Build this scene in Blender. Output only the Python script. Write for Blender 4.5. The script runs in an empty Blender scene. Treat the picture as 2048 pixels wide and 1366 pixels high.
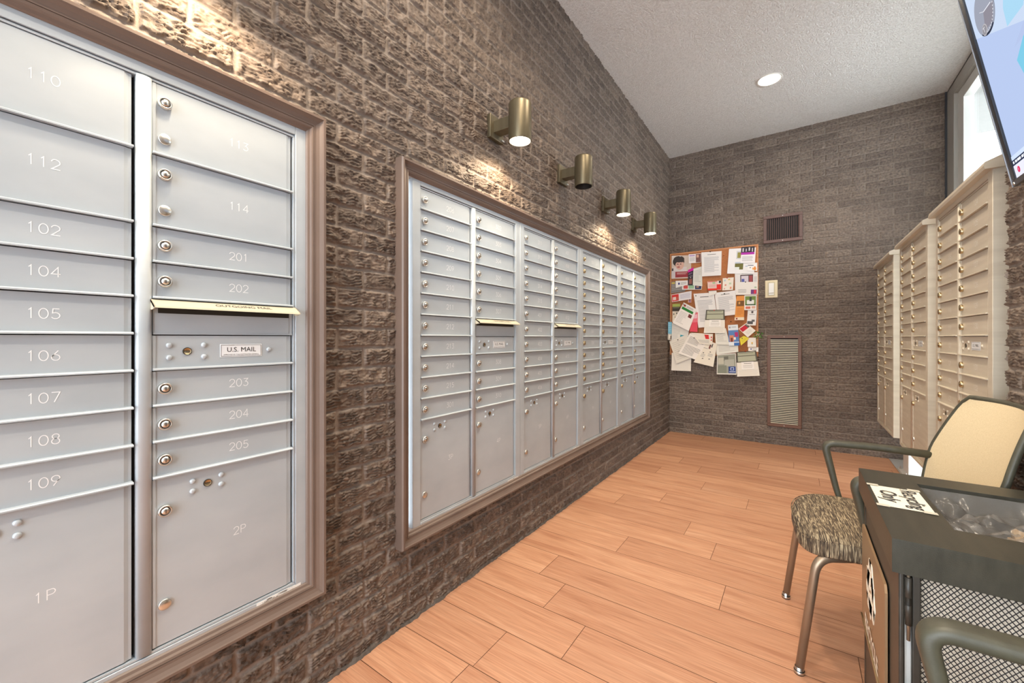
import bpy, bmesh, math, random
import numpy as np
from mathutils import Vector, Matrix

random.seed(7)
PI = math.pi
SC = bpy.context.scene
COL = SC.collection

# ------------------------------------------------------------------ camera, sky, seen and added lamps, exposure
cam_data = bpy.data.cameras.new('camera')
cam = bpy.data.objects.new('camera', cam_data)
COL.objects.link(cam)
cam.location = (1.317, 0.0, 1.165)
cam.rotation_euler = (PI / 2, 0.0, math.radians(34.77))
cam_data.sensor_width = 36.0
cam_data.lens = 14.432
cam_data.shift_y = -7.0 / 2048
cam_data.clip_start = 0.02
SC.camera = cam

world = bpy.data.worlds.new('sky')
SC.world = world
world.use_nodes = True
bg = world.node_tree.nodes['Background']
bg.inputs[0].default_value = (0.85, 0.93, 1.0, 1)
bg.inputs[1].default_value = 6.8

SC.view_settings.view_transform = 'Standard'
SC.view_settings.look = 'None'
SC.view_settings.exposure = 0.3
SC.view_settings.gamma = 1.0
SC.view_settings.use_curve_mapping = False

DOWN_W = 85.0      # ceiling downlights, the seen one and the added unseen ones
SCONCE_W = 16.0     # lit wall sconces
CEIL = 3.405
BACK = 5.34
WIN = 2.47
PIER = 1.935       # face of the right brick pier
PIER_END = 2.2
FRONT = -2.2       # the room stays open to the glazed lobby behind the camera


def lamp(name, kind, loc, power, color, size=0.1, spot=None, blend=0.5, rot=(0, 0, 0), parent=None):
    d = bpy.data.lights.new(name, kind)
    d.energy = power
    d.color = color
    if kind == 'AREA':
        d.shape = 'DISK'
        d.size = size
    else:
        d.shadow_soft_size = size
    if kind == 'SPOT':
        d.spot_size = math.radians(spot)
        d.spot_blend = blend
    o = bpy.data.objects.new(name, d)
    COL.objects.link(o)
    o.location = loc
    o.rotation_euler = rot
    o.parent = parent
    return o


# ------------------------------------------------------------------ materials
def lin(c):
    return tuple(((v / 255 / 12.92) if v / 255 <= 0.04045 else ((v / 255 + 0.055) / 1.055) ** 2.4) for v in c)


def new_mat(name):
    m = bpy.data.materials.new(name)
    m.use_nodes = True
    nt = m.node_tree
    return m, nt, nt.nodes['Principled BSDF']


_flat = {}


def flat(rgb, rough=0.6, metal=0.0, name=None, spec=0.5):
    key = (tuple(rgb), rough, metal, spec)
    if key not in _flat:
        m, nt, b = new_mat(name or 'plain_%d_%d_%d' % tuple(rgb))
        b.inputs['Base Color'].default_value = (*lin(rgb), 1)
        b.inputs['Roughness'].default_value = rough
        b.inputs['Metallic'].default_value = metal
        b.inputs['Specular IOR Level'].default_value = spec
        _flat[key] = m
    return _flat[key]


def emit(rgb, strength, name):
    m, nt, b = new_mat(name)
    nt.nodes.remove(b)
    e = nt.nodes.new('ShaderNodeEmission')
    e.inputs[0].default_value = (*lin(rgb), 1)
    e.inputs[1].default_value = strength
    nt.links.new(e.outputs[0], nt.nodes['Material Output'].inputs[0])
    return m


def node(nt, t, **kw):
    n = nt.nodes.new(t)
    for k, v in kw.items():
        if k.startswith('i_'):
            n.inputs[int(k[2:]) if k[2:].isdigit() else k[2:].replace('_', ' ')].default_value = v
        else:
            setattr(n, k, v)
    return n


def mapped(nt, scale, coord='Object', loc=(0, 0, 0)):
    tc = node(nt, 'ShaderNodeTexCoord')
    mp = node(nt, 'ShaderNodeMapping')
    mp.inputs['Scale'].default_value = scale
    mp.inputs['Location'].default_value = loc
    nt.links.new(tc.outputs[coord], mp.inputs[0])
    return mp.outputs[0]


def ramp(nt, fac, stops):
    r = node(nt, 'ShaderNodeValToRGB')
    el = r.color_ramp.elements
    while len(el) < len(stops):
        el.new(0.5)
    for e, (p, c) in zip(el, stops):
        e.position = p
        e.color = (*lin(c), 1)
    nt.links.new(fac, r.inputs[0])
    return r.outputs[0]


def noisy(name, stops, scale, rough=0.5, metal=0.0, bump=0.0, bscale=None, detail=4, coord='Object', spec=0.5, bdist=0.002):
    m, nt, b = new_mat(name)
    n = node(nt, 'ShaderNodeTexNoise', i_Scale=1.0, i_Detail=float(detail))
    nt.links.new(mapped(nt, scale, coord), n.inputs['Vector'])
    nt.links.new(ramp(nt, n.outputs['Fac'], stops), b.inputs['Base Color'])
    b.inputs['Roughness'].default_value = rough
    b.inputs['Metallic'].default_value = metal
    b.inputs['Specular IOR Level'].default_value = spec
    if bump:
        n2 = node(nt, 'ShaderNodeTexNoise', i_Scale=1.0, i_Detail=3.0)
        nt.links.new(mapped(nt, bscale or scale, coord), n2.inputs['Vector'])
        bp = node(nt, 'ShaderNodeBump', i_Strength=bump, i_Distance=bdist)
        nt.links.new(n2.outputs['Fac'], bp.inputs['Height'])
        nt.links.new(bp.outputs[0], b.inputs['Normal'])
    return m


def brick_material():
    m, nt, b = new_mat('rock_face_brick')
    a = node(nt, 'ShaderNodeAttribute', attribute_name='brick')
    sep = node(nt, 'ShaderNodeSeparateColor')
    nt.links.new(a.outputs['Color'], sep.inputs[0])
    tone = ramp(nt, sep.outputs[1], [(0.0, (116, 103, 93)), (0.5, (129, 115, 104)), (1.0, (143, 129, 117))])
    n = node(nt, 'ShaderNodeTexNoise', i_Scale=60.0, i_Detail=5.0)
    nt.links.new(mapped(nt, (1, 1, 1)), n.inputs['Vector'])
    spk = ramp(nt, n.outputs['Fac'], [(0.3, (165, 160, 158)), (0.7, (255, 250, 244))])
    mx = node(nt, 'ShaderNodeMix', data_type='RGBA', blend_type='MULTIPLY')
    mx.inputs[0].default_value = 1.0
    nt.links.new(tone, mx.inputs[6])
    nt.links.new(spk, mx.inputs[7])
    mo = node(nt, 'ShaderNodeMix', data_type='RGBA')
    nt.links.new(sep.outputs[0], mo.inputs[0])
    nt.links.new(mx.outputs[2], mo.inputs[6])
    mo.inputs[7].default_value = (*lin((136, 124, 114)), 1)  # lighter mortar tone paints in the sheen of its smoother surface
    nt.links.new(mo.outputs[2], b.inputs['Base Color'])
    b.inputs['Roughness'].default_value = 0.62
    n2 = node(nt, 'ShaderNodeTexNoise', i_Scale=230.0, i_Detail=3.0)
    nt.links.new(mapped(nt, (1, 1, 1)), n2.inputs['Vector'])
    bp = node(nt, 'ShaderNodeBump', i_Strength=0.5, i_Distance=0.002)
    nt.links.new(n2.outputs['Fac'], bp.inputs['Height'])
    nt.links.new(bp.outputs[0], b.inputs['Normal'])
    return m


def plank_material():
    m, nt, b = new_mat('oak_plank')
    a = node(nt, 'ShaderNodeAttribute', attribute_name='plank')
    sep = node(nt, 'ShaderNodeSeparateColor')
    nt.links.new(a.outputs['Color'], sep.inputs[0])
    tc = node(nt, 'ShaderNodeTexCoord')
    off = node(nt, 'ShaderNodeCombineXYZ')
    mul = node(nt, 'ShaderNodeMath', operation='MULTIPLY')
    mul.inputs[1].default_value = 37.0
    nt.links.new(sep.outputs[0], mul.inputs[0])
    nt.links.new(mul.outputs[0], off.inputs[0])
    nt.links.new(mul.outputs[0], off.inputs[1])
    add = node(nt, 'ShaderNodeVectorMath', operation='ADD')
    nt.links.new(tc.outputs['Object'], add.inputs[0])
    nt.links.new(off.outputs[0], add.inputs[1])
    mp = node(nt, 'ShaderNodeMapping')
    mp.inputs['Scale'].default_value = (1.5, 19.0, 1.0)
    nt.links.new(add.outputs[0], mp.inputs[0])
    n = node(nt, 'ShaderNodeTexNoise', i_Scale=1.0, i_Detail=6.0, i_Roughness=0.62, i_Distortion=0.9)
    nt.links.new(mp.outputs[0], n.inputs['Vector'])
    mp2 = node(nt, 'ShaderNodeMapping')
    mp2.inputs['Scale'].default_value = (6.0, 190.0, 1.0)
    nt.links.new(add.outputs[0], mp2.inputs[0])
    n2 = node(nt, 'ShaderNodeTexNoise', i_Scale=1.0, i_Detail=2.0)
    nt.links.new(mp2.outputs[0], n2.inputs['Vector'])
    grain = ramp(nt, n.outputs['Fac'], [(0.26, (180, 127, 98)), (0.44, (204, 154, 122)), (0.6, (213, 166, 134)), (0.78, (223, 181, 152))])
    fine = ramp(nt, n2.outputs['Fac'], [(0.3, (226, 222, 220)), (0.65, (255, 255, 255))])
    mx = node(nt, 'ShaderNodeMix', data_type='RGBA', blend_type='MULTIPLY')
    mx.inputs[0].default_value = 1.0
    nt.links.new(grain, mx.inputs[6])
    nt.links.new(fine, mx.inputs[7])
    tone = ramp(nt, sep.outputs[1], [(0.0, (232, 224, 220)), (1.0, (255, 253, 250))])
    mx2 = node(nt, 'ShaderNodeMix', data_type='RGBA', blend_type='MULTIPLY')
    mx2.inputs[0].default_value = 1.0
    nt.links.new(mx.outputs[2], mx2.inputs[6])
    nt.links.new(tone, mx2.inputs[7])
    nt.links.new(mx2.outputs[2], b.inputs['Base Color'])
    b.inputs['Roughness'].default_value = 0.42
    b.inputs['Specular IOR Level'].default_value = 0.35
    bp = node(nt, 'ShaderNodeBump', i_Strength=0.08, i_Distance=0.001)
    nt.links.new(n2.outputs['Fac'], bp.inputs['Height'])
    nt.links.new(bp.outputs[0], b.inputs['Normal'])
    return m


def ceiling_material():
    m, nt, b = new_mat('popcorn_ceiling')
    n = node(nt, 'ShaderNodeTexNoise', i_Scale=75.0, i_Detail=4.0, i_Roughness=0.65)
    nt.links.new(mapped(nt, (1, 1, 1)), n.inputs['Vector'])
    v = node(nt, 'ShaderNodeTexVoronoi', i_Scale=95.0)
    nt.links.new(mapped(nt, (1, 1, 1)), v.inputs['Vector'])
    sub = node(nt, 'ShaderNodeMath', operation='SUBTRACT')
    nt.links.new(n.outputs['Fac'], sub.inputs[0])
    nt.links.new(v.outputs['Distance'], sub.inputs[1])
    nt.links.new(ramp(nt, n.outputs['Fac'], [(0.3, (205, 204, 202)), (0.6, (226, 226, 225))]), b.inputs['Base Color'])
    b.inputs['Roughness'].default_value = 0.95
    bp = node(nt, 'ShaderNodeBump', i_Strength=0.55, i_Distance=0.008)
    nt.links.new(sub.outputs[0], bp.inputs['Height'])
    nt.links.new(bp.outputs[0], b.inputs['Normal'])
    return m


def fabric_material():
    m, nt, b = new_mat('striped_seat_fabric')
    n = node(nt, 'ShaderNodeTexNoise', i_Scale=1.0, i_Detail=2.5, i_Distortion=1.2)
    nt.links.new(mapped(nt, (20, 330, 20)), n.inputs['Vector'])
    c = ramp(nt, n.outputs['Fac'], [(0.40, (48, 40, 33)), (0.47, (88, 74, 58)), (0.55, (112, 97, 76)), (0.62, (178, 163, 134))])
    nt.links.new(c, b.inputs['Base Color'])
    b.inputs['Roughness'].default_value = 0.9
    return m


def glass_material(name, tint, gloss=0.08):
    m, nt, b = new_mat(name)
    nt.nodes.remove(b)
    t = node(nt, 'ShaderNodeBsdfTransparent')
    t.inputs[0].default_value = (*tint, 1)
    g = node(nt, 'ShaderNodeBsdfGlossy')
    g.inputs['Roughness'].default_value = 0.03
    mx = node(nt, 'ShaderNodeMixShader')
    mx.inputs[0].default_value = gloss
    nt.links.new(t.outputs[0], mx.inputs[1])
    nt.links.new(g.outputs[0], mx.inputs[2])
    nt.links.new(mx.outputs[0], nt.nodes['Material Output'].inputs[0])
    return m


def film_material():
    m, nt, b = new_mat('clear_bin_bag_film')
    t = node(nt, 'ShaderNodeBsdfTransparent')
    t.inputs[0].default_value = (0.8, 0.8, 0.8, 1)
    b.inputs['Base Color'].default_value = (*lin((176, 174, 170)), 1)
    b.inputs['Roughness'].default_value = 0.18
    mx = node(nt, 'ShaderNodeMixShader')
    mx.inputs[0].default_value = 0.25
    nt.links.new(t.outputs[0], mx.inputs[1])
    nt.links.new(b.outputs[0], mx.inputs[2])
    nt.links.new(mx.outputs[0], nt.nodes['Material Output'].inputs[0])
    return m


M_BRICK = brick_material()
M_PLANK = plank_material()
M_GAP = flat((96, 66, 46), 0.8)
M_CEIL = ceiling_material()
M_SILVER = noisy('silver_painted_steel', [(0.3, (174, 183, 190)), (0.7, (186, 194, 200))], (5, 5, 9), 0.42, 0.2, 0.05, (60, 60, 400), bdist=0.0004)
M_CREAM = noisy('cream_painted_steel', [(0.3, (196, 186, 168)), (0.7, (211, 202, 184))], (3, 3, 40), 0.42, 0.1, 0.05, (60, 60, 400), bdist=0.0005)
M_SHADOWGAP = flat((44, 45, 47), 0.8)
M_TRIM = noisy('brown_moulding', [(0.3, (106, 90, 81)), (0.7, (115, 98, 88))], (6, 6, 6), 0.42)
M_CHROME = flat((216, 216, 212), 0.32, 1.0, 'chrome')
M_BRASS = flat((182, 164, 132), 0.32, 1.0, 'brass')
M_DARK = flat((34, 32, 28), 0.6)
M_INK = flat((40, 40, 42), 0.7)
M_ENGRAVE = flat((236, 238, 240), 0.5, 0.0, 'engraved_bright')
M_LABEL = flat((226, 229, 232), 0.45)
M_HOOD = flat((198, 190, 168), 0.45, 0.1, 'cream_hood')
M_BRONZE = noisy('olive_bronze_metal', [(0.3, (104, 96, 76)), (0.7, (120, 111, 90))], (30, 30, 3), 0.4, 0.7)
M_REGISTER = flat((98, 74, 68), 0.5)
M_BLACK = flat((14, 14, 16), 0.7)
M_PLASTIC = noisy('dark_olive_plastic', [(0.3, (62, 61, 50)), (0.7, (74, 73, 60))], (40, 40, 40), 0.45, 0, 0.3, (420, 420, 420), bdist=0.0006)
M_BINBLACK = noisy('black_grained_plastic', [(0.3, (46, 45, 37)), (0.7, (60, 58, 49))], (60, 8, 20), 0.36, 0, 0.4, (500, 500, 500), bdist=0.0006)
M_BINDARK = noisy('bin_dark_panel', [(0.3, (46, 43, 38)), (0.7, (58, 54, 48))], (30, 30, 30), 0.4, 0, 0.2, (400, 400, 400), bdist=0.0005)
M_PLATE = flat((150, 122, 92), 0.35, 0.3, 'tan_metal_plate')  # tan paints the warm floor bounce onto the bin's dark plate
M_LEG = flat((158, 140, 120), 0.38, 0.7, 'bronze_tube')
M_FABRIC = fabric_material()
M_BACK = noisy('cream_mesh_fabric', [(0.3, (202, 184, 148)), (0.7, (214, 197, 162))], (250, 250, 250), 0.85, 0, 0.35, (700, 700, 700), bdist=0.0006)
M_WHITE = flat((236, 236, 232), 0.5)
M_PAPER = flat((236, 232, 226), 0.75)
M_CORK = noisy('cork', [(0.3, (166, 104, 62)), (0.7, (190, 124, 78))], (160, 160, 160), 0.9)
M_OAK = noisy('orange_oak_frame', [(0.3, (184, 120, 72)), (0.7, (204, 142, 92))], (6, 6, 80), 0.5)
M_WINFRAME = flat((176, 174, 168), 0.45, 0.2)
M_WINSASH = flat((214, 214, 210), 0.45, 0.1)
M_SILL = flat((206, 202, 196), 0.4)
M_GLASS = glass_material('window_glass', (0.97, 0.98, 0.98))
M_SOFFIT = flat((128, 126, 122), 0.8)
M_FILM = film_material()
M_KRAFT = noisy('kraft_paper', [(0.3, (176, 142, 100)), (0.7, (204, 172, 128))], (20, 20, 20), 0.8)


# ------------------------------------------------------------------ mesh helpers
class MB:
    """collects shapes in one bmesh; build() links them as ONE mesh object"""

    def __init__(self):
        self.bm = bmesh.new()
        self.mats = []

    def mi(self, m):
        if m not in self.mats:
            self.mats.append(m)
        return self.mats.index(m)

    def poly(self, pts, m, smooth=False):
        vs = [self.bm.verts.new(p) for p in pts]
        f = self.bm.faces.new(vs)
        f.material_index = self.mi(m)
        f.smooth = smooth
        return f

    def box(self, a, b, m, bevel=0.0, seg=2):
        x0, y0, z0 = (min(a[i], b[i]) for i in range(3))
        x1, y1, z1 = (max(a[i], b[i]) for i in range(3))
        co = [(x0, y0, z0), (x1, y0, z0), (x1, y1, z0), (x0, y1, z0), (x0, y0, z1), (x1, y0, z1), (x1, y1, z1), (x0, y1, z1)]
        vs = [self.bm.verts.new(c) for c in co]
        k = self.mi(m)
        fs = []
        for ix in ((0, 3, 2, 1), (4, 5, 6, 7), (0, 1, 5, 4), (1, 2, 6, 5), (2, 3, 7, 6), (3, 0, 4, 7)):
            f = self.bm.faces.new([vs[i] for i in ix])
            f.material_index = k
            fs.append(f)
        if bevel:
            es = list({e for f in fs for e in f.edges})
            r = bmesh.ops.bevel(self.bm, geom=es, offset=bevel, segments=seg, profile=0.6, affect='EDGES')
            for f in r['faces']:
                f.material_index = k
                f.smooth = True

    def prism(self, outline, d0, d1, m, axes=(0, 1, 2), smooth=False):
        """outline in (axes[0], axes[1]) extruded along axes[2] from d0 to d1"""
        def P(u, v, d):
            c = [0, 0, 0]
            c[axes[0]], c[axes[1]], c[axes[2]] = u, v, d
            return c
        lo = [self.bm.verts.new(P(u, v, d0)) for u, v in outline]
        hi = [self.bm.verts.new(P(u, v, d1)) for u, v in outline]
        k = self.mi(m)
        n = len(outline)
        fs = [self.bm.faces.new(lo[::-1]), self.bm.faces.new(hi)]
        for i in range(n):
            f = self.bm.faces.new((lo[i], lo[(i + 1) % n], hi[(i + 1) % n], hi[i]))
            f.smooth = smooth
            fs.append(f)
        for f in fs:
            f.material_index = k
        bmesh.ops.recalc_face_normals(self.bm, faces=fs)

    def lathe(self, prof, m, origin=(0, 0, 0), axis=(0, 0, 1), seg=20, smooth=True, mats=None):
        """prof: (radius, height) along the axis"""
        ax = Vector(axis).normalized()
        q = ax.to_track_quat('Z', 'Y')
        o = Vector(origin)
        rings = []
        for r, h in prof:
            if r < 1e-6:
                rings.append([self.bm.verts.new(o + q @ Vector((0, 0, h)))])
            else:
                rings.append([self.bm.verts.new(o + q @ Vector((r * math.cos(2 * PI * i / seg), r * math.sin(2 * PI * i / seg), h))) for i in range(seg)])
        for j in range(len(rings) - 1):
            a, b = rings[j], rings[j + 1]
            k = self.mi(mats[j] if mats else m)
            for i in range(seg):
                i2 = (i + 1) % seg
                if len(a) == 1 and len(b) == 1:
                    continue
                if len(a) == 1:
                    f = self.bm.faces.new((a[0], b[i2], b[i]))
                elif len(b) == 1:
                    f = self.bm.faces.new((a[i], a[i2], b[0]))
                else:
                    f = self.bm.faces.new((a[i], a[i2], b[i2], b[i]))
                f.material_index = k
                f.smooth = smooth

    def sweep(self, path, prof, m, side=None, closed=False, smooth=True, cap=True, scale=None):
        """profile (s, n) carried along the path; side fixes the s axis, otherwise it is transported"""
        P = [Vector(p) for p in path]
        n = len(P)
        rings = []
        prev = None
        for i in range(n):
            if closed:
                t = (P[(i + 1) % n] - P[i - 1])
            else:
                t = P[min(i + 1, n - 1)] - P[max(i - 1, 0)]
            t.normalize()
            if side is not None:
                s = Vector(side)
                s = (s - t * s.dot(t)).normalized()
            elif prev is None:
                s = t.orthogonal().normalized()
            else:
                s = (prev - t * prev.dot(t)).normalized()
            prev = s
            nn = t.cross(s)
            k = scale[i] if scale else 1.0
            rings.append([self.bm.verts.new(P[i] + s * a * k + nn * b * k) for a, b in prof])
        mk = self.mi(m)
        c = len(prof)
        fs = []
        for i in range(n if closed else n - 1):
            a, b = rings[i], rings[(i + 1) % n]
            for j in range(c):
                f = self.bm.faces.new((a[j], a[(j + 1) % c], b[(j + 1) % c], b[j]))
                f.smooth = smooth
                fs.append(f)
        if cap and not closed:
            fs.append(self.bm.faces.new(rings[0][::-1]))
            fs.append(self.bm.faces.new(rings[-1]))
        for f in fs:
            f.material_index = mk
        bmesh.ops.recalc_face_normals(self.bm, faces=fs)

    def tube(self, path, r, m, seg=12, scale=None):
        self.sweep(path, [(r * math.cos(2 * PI * i / seg), r * math.sin(2 * PI * i / seg)) for i in range(seg)], m, scale=scale)

    def grid(self, fn, nu, nv, m, smooth=True):
        k = self.mi(m)
        vs = [[self.bm.verts.new(fn(i / nu, j / nv)) for i in range(nu + 1)] for j in range(nv + 1)]
        for j in range(nv):
            for i in range(nu):
                f = self.bm.faces.new((vs[j][i], vs[j][i + 1], vs[j + 1][i + 1], vs[j + 1][i]))
                f.material_index = k
                f.smooth = smooth

    def text(self, s, size, m, origin, right, up, align='CENTER', shear=0.0, thin=0.0, squeeze=1.0):
        cu = bpy.data.curves.new('lettering', 'FONT')
        cu.body = s
        cu.size = size
        cu.align_x = align
        cu.align_y = 'CENTER'
        cu.shear = shear
        cu.offset = thin
        cu.resolution_u = 3
        o = bpy.data.objects.new('lettering', cu)
        COL.objects.link(o)
        dg = bpy.context.evaluated_depsgraph_get()
        me = bpy.data.meshes.new_from_object(o.evaluated_get(dg))
        R, U, O = Vector(right), Vector(up), Vector(origin)
        k = self.mi(m)
        vs = [self.bm.verts.new(O + R * v.co.x * squeeze + U * v.co.y) for v in me.vertices]
        for p in me.polygons:
            try:
                f = self.bm.faces.new([vs[i] for i in p.vertices])
                f.material_index = k
            except ValueError:
                pass
        bpy.data.objects.remove(o)
        bpy.data.curves.remove(cu)
        bpy.data.meshes.remove(me)

    def strokes(self, s, h, m, origin, right, up, w):
        """single line engraved figures, centred on the origin"""
        R, U, O = Vector(right), Vector(up), Vector(origin)
        adv = h * 0.82
        x = -adv * len(s) / 2 + h * 0.1
        k = self.mi(m)
        for ch in s:
            for line in GLYPH[ch]:
                pts = [O + R * (x + a * h) + U * ((b - 0.5) * h) for a, b in line]
                pts = [p for i, p in enumerate(pts) if i == 0 or (p - pts[i - 1]).length > 1e-5]
                nrm = R.cross(U)
                shut = (pts[0] - pts[-1]).length < 1e-5
                ring = []
                for i, p in enumerate(pts):
                    d1 = (p - pts[i - 1]).normalized() if i else ((p - pts[-2]).normalized() if shut else (pts[1] - p).normalized())
                    d2 = (pts[i + 1] - p).normalized() if i + 1 < len(pts) else ((pts[1] - p).normalized() if shut else d1)
                    s1, s2 = nrm.cross(d1), nrm.cross(d2)
                    mt = (s1 + s2)
                    mt = mt.normalized() if mt.length > 1e-6 else s1
                    mt = mt * (w / 2) / max(mt.dot(s1), .35)
                    ring.append((self.bm.verts.new(p - mt), self.bm.verts.new(p + mt)))
                for (a1, b1), (a2, b2) in zip(ring, ring[1:]):
                    f = self.bm.faces.new((a1, a2, b2, b1))
                    f.material_index = k
            x += adv

    def build(self, name, parent=None, kind=None):
        me = bpy.data.meshes.new(name)
        self.bm.normal_update()
        self.bm.to_mesh(me)
        self.bm.free()
        for m in self.mats:
            me.materials.append(m)
        o = bpy.data.objects.new(name, me)
        COL.objects.link(o)
        o.parent = parent
        if kind:
            o['kind'] = kind
        return o


def arc(cx, cy, r, a0, a1, n=10, sx=1.0):
    return [(cx + r * sx * math.cos(math.radians(a0 + (a1 - a0) * i / n)), cy + r * math.sin(math.radians(a0 + (a1 - a0) * i / n))) for i in range(n + 1)]


GLYPH = {
    '0': [arc(0.3, 0.5, 0.5, 0, 360, 20, 0.62)],
    '1': [[(0.14, 0.82), (0.3, 1.0), (0.3, 0.0)]],
    '2': [arc(0.3, 0.7, 0.3, 170, -30, 10) + [(0.02, 0.0), (0.62, 0.0)]],
    '3': [[(0.05, 1.0), (0.58, 1.0), (0.27, 0.6)] + arc(0.28, 0.3, 0.3, 90, -150, 10)],
    '4': [[(0.47, 0.0), (0.47, 1.0), (0.0, 0.3), (0.64, 0.3)]],
    '5': [[(0.56, 1.0), (0.12, 1.0), (0.08, 0.56)] + arc(0.28, 0.31, 0.31, 115, -150, 10)],
    '6': [[(0.48, 1.0), (0.06, 0.42)] + arc(0.3, 0.29, 0.29, 160, 520, 16)],
    '7': [[(0.02, 1.0), (0.6, 1.0), (0.2, 0.0)]],
    '8': [arc(0.3, 0.76, 0.24, 0, 360, 14), arc(0.3, 0.26, 0.28, 0, 360, 14)],
    '9': [[(0.14, 0.0), (0.54, 0.6)] + arc(0.3, 0.71, 0.29, -20, 340, 16)],
    'P': [[(0.05, 0.0), (0.05, 1.0), (0.35, 1.0)] + arc(0.35, 0.74, 0.26, 90, -90, 8) + [(0.05, 0.48)]],
}


def tag(o, label, cat, group=None):
    o['label'] = label
    o['category'] = cat
    if group:
        o['group'] = group
    return o


def thing(name, label, cat, loc=(0, 0, 0), rz=0.0, group=None):
    o = bpy.data.objects.new(name, None)
    o.empty_display_size = 0.05
    COL.objects.link(o)
    o.location = loc
    o.rotation_euler = (0, 0, rz)
    return tag(o, label, cat, group)


def copy_part(src, parent, loc):
    c = src.copy()
    COL.objects.link(c)
    c.parent = parent
    c.location = loc
    return c


# ------------------------------------------------------------------ rock-face brick walls
def lattice(ix, iy, seed):
    h = (ix.astype(np.int64) * 374761393 + iy.astype(np.int64) * 668265263 + seed * 144665) & 0x7fffffff
    h = ((h ^ (h >> 13)) * 1274126177) & 0x7fffffff
    return ((h ^ (h >> 16)) & 0xffff) / 65535.0


def vnoise(x, y, seed):
    x0, y0 = np.floor(x), np.floor(y)
    fx, fy = x - x0, y - y0
    fx, fy = fx * fx * fx * (fx * (fx * 6 - 15) + 10), fy * fy * fy * (fy * (fy * 6 - 15) + 10)
    a, b = lattice(x0, y0, seed), lattice(x0 + 1, y0, seed)
    c, d = lattice(x0, y0 + 1, seed), lattice(x0 + 1, y0 + 1, seed)
    return (a * (1 - fx) + b * fx) * (1 - fy) + (c * (1 - fx) + d * fx) * fy


def spaced(parts):
    out = []
    for a, b, r in parts:
        out.append(np.linspace(a, b, max(2, int(round((b - a) / r)) + 1))[:-1])
    return np.append(np.concatenate(out), parts[-1][1])


COURSE, LENGTH, Z0, U0 = 0.0715, 0.2105, 0.057, 0.931


def brick_wall(name, us, zs, origin, udir, ndir, seed, holes=(), u_shift=0.0, joint=0.0050, pale=1.0):
    U, Z = np.meshgrid(us, zs)
    row = np.floor((Z - Z0) / COURSE)
    fz = (Z - Z0) / COURSE - row
    uu = (U - U0 - u_shift) / LENGTH + 0.5 * (row % 2)
    col = np.floor(uu)
    fu = uu - col
    dz = np.minimum(fz, 1 - fz) * COURSE
    du = np.minimum(fu, 1 - fu) * LENGTH
    wob = (vnoise(U * 55, Z * 55, seed + 5) - 0.5) * 0.005
    edge = np.clip((np.minimum(dz, du) + wob - joint) / 0.0035, 0, 1)
    edge = edge * edge * (3 - 2 * edge)
    rnd = lattice(col, row, seed + 11)
    wu = (vnoise(U * 34, Z * 60, seed + 1) - 0.5) * 1.3
    wz = (vnoise(U * 38 + 9, Z * 44, seed + 2) - 0.5) * 2.6
    off = rnd * 40
    # wavy, broken ledges like torn bark, cut through by narrow cracks
    wave = 1.6 * vnoise(U * 34 + off, Z * 16 + off, seed + 3) + 0.9 * vnoise(U * 62 + off, Z * 34, seed + 7)
    s_ = Z * 100 + wave + off
    s_ = s_ - np.floor(s_)
    ledge = np.where(s_ < 0.74, s_ / 0.74, (1 - s_) / 0.26)
    amp = np.clip(vnoise(U * 34, Z * 60 + off, seed + 8) * 1.7 - 0.15, 0.15, 1)
    a = vnoise(U * 42 + wu + off, Z * 92 + wz, seed + 9)
    c = np.abs(a * 2 - 1)
    crack = np.clip(c / 0.22, 0, 1)
    b = vnoise(U * 80 + wu * 2, Z * 190 + wz * 2 + off, seed + 4)
    rock = (0.62 * ledge * amp + 0.2 * b + 0.18) * (0.35 + 0.65 * crack)
    big = vnoise(U * 11 + off, Z * 22, seed + 6)
    h = edge * (0.0015 + 0.0148 * rock + 0.004 * (big - 0.5) + 0.002 * (rnd - 0.5)) + (1 - edge) * 0.0012 * b
    o, ud, nd = np.array(origin, float), np.array(udir, float), np.array(ndir, float)
    co = o + U[..., None] * ud + Z[..., None] * np.array([0, 0, 1.0]) + h[..., None] * nd
    ny, nx = U.shape
    idx = np.arange(ny * nx).reshape(ny, nx)
    quads = np.stack([idx[:-1, :-1], idx[:-1, 1:], idx[1:, 1:], idx[1:, :-1]], -1).reshape(-1, 4)
    uc = ((U[:-1, :-1] + U[1:, 1:]) / 2).ravel()
    zc = ((Z[:-1, :-1] + Z[1:, 1:]) / 2).ravel()
    keep = np.ones(len(quads), bool)
    for u0, u1, z0, z1 in holes:
        keep &= ~((uc > u0) & (uc < u1) & (zc > z0) & (zc < z1))
    quads = quads[keep]
    if np.dot(np.cross(ud, [0, 0, 1.0]), nd) < 0:
        quads = quads[:, ::-1]
    me = bpy.data.meshes.new(name)
    me.vertices.add(ny * nx)
    me.vertices.foreach_set('co', co.reshape(-1).astype(np.float32))
    me.loops.add(len(quads) * 4)
    me.loops.foreach_set('vertex_index', quads.reshape(-1).astype(np.int32))
    me.polygons.add(len(quads))
    me.polygons.foreach_set('loop_start', (np.arange(len(quads)) * 4).astype(np.int32))
    me.update(calc_edges=True)
    me.polygons.foreach_set('use_smooth', np.ones(len(quads), bool))
    at = me.color_attributes.new('brick', 'FLOAT_COLOR', 'POINT')
    colr = np.stack([(1 - edge).ravel() * pale, rnd.ravel(), rock.ravel(), np.ones(ny * nx)], -1)
    at.data.foreach_set('color', colr.reshape(-1).astype(np.float32))
    me.materials.append(M_BRICK)
    ob = bpy.data.objects.new(name, me)
    COL.objects.link(ob)
    ob['kind'] = 'structure'
    return ob


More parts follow.
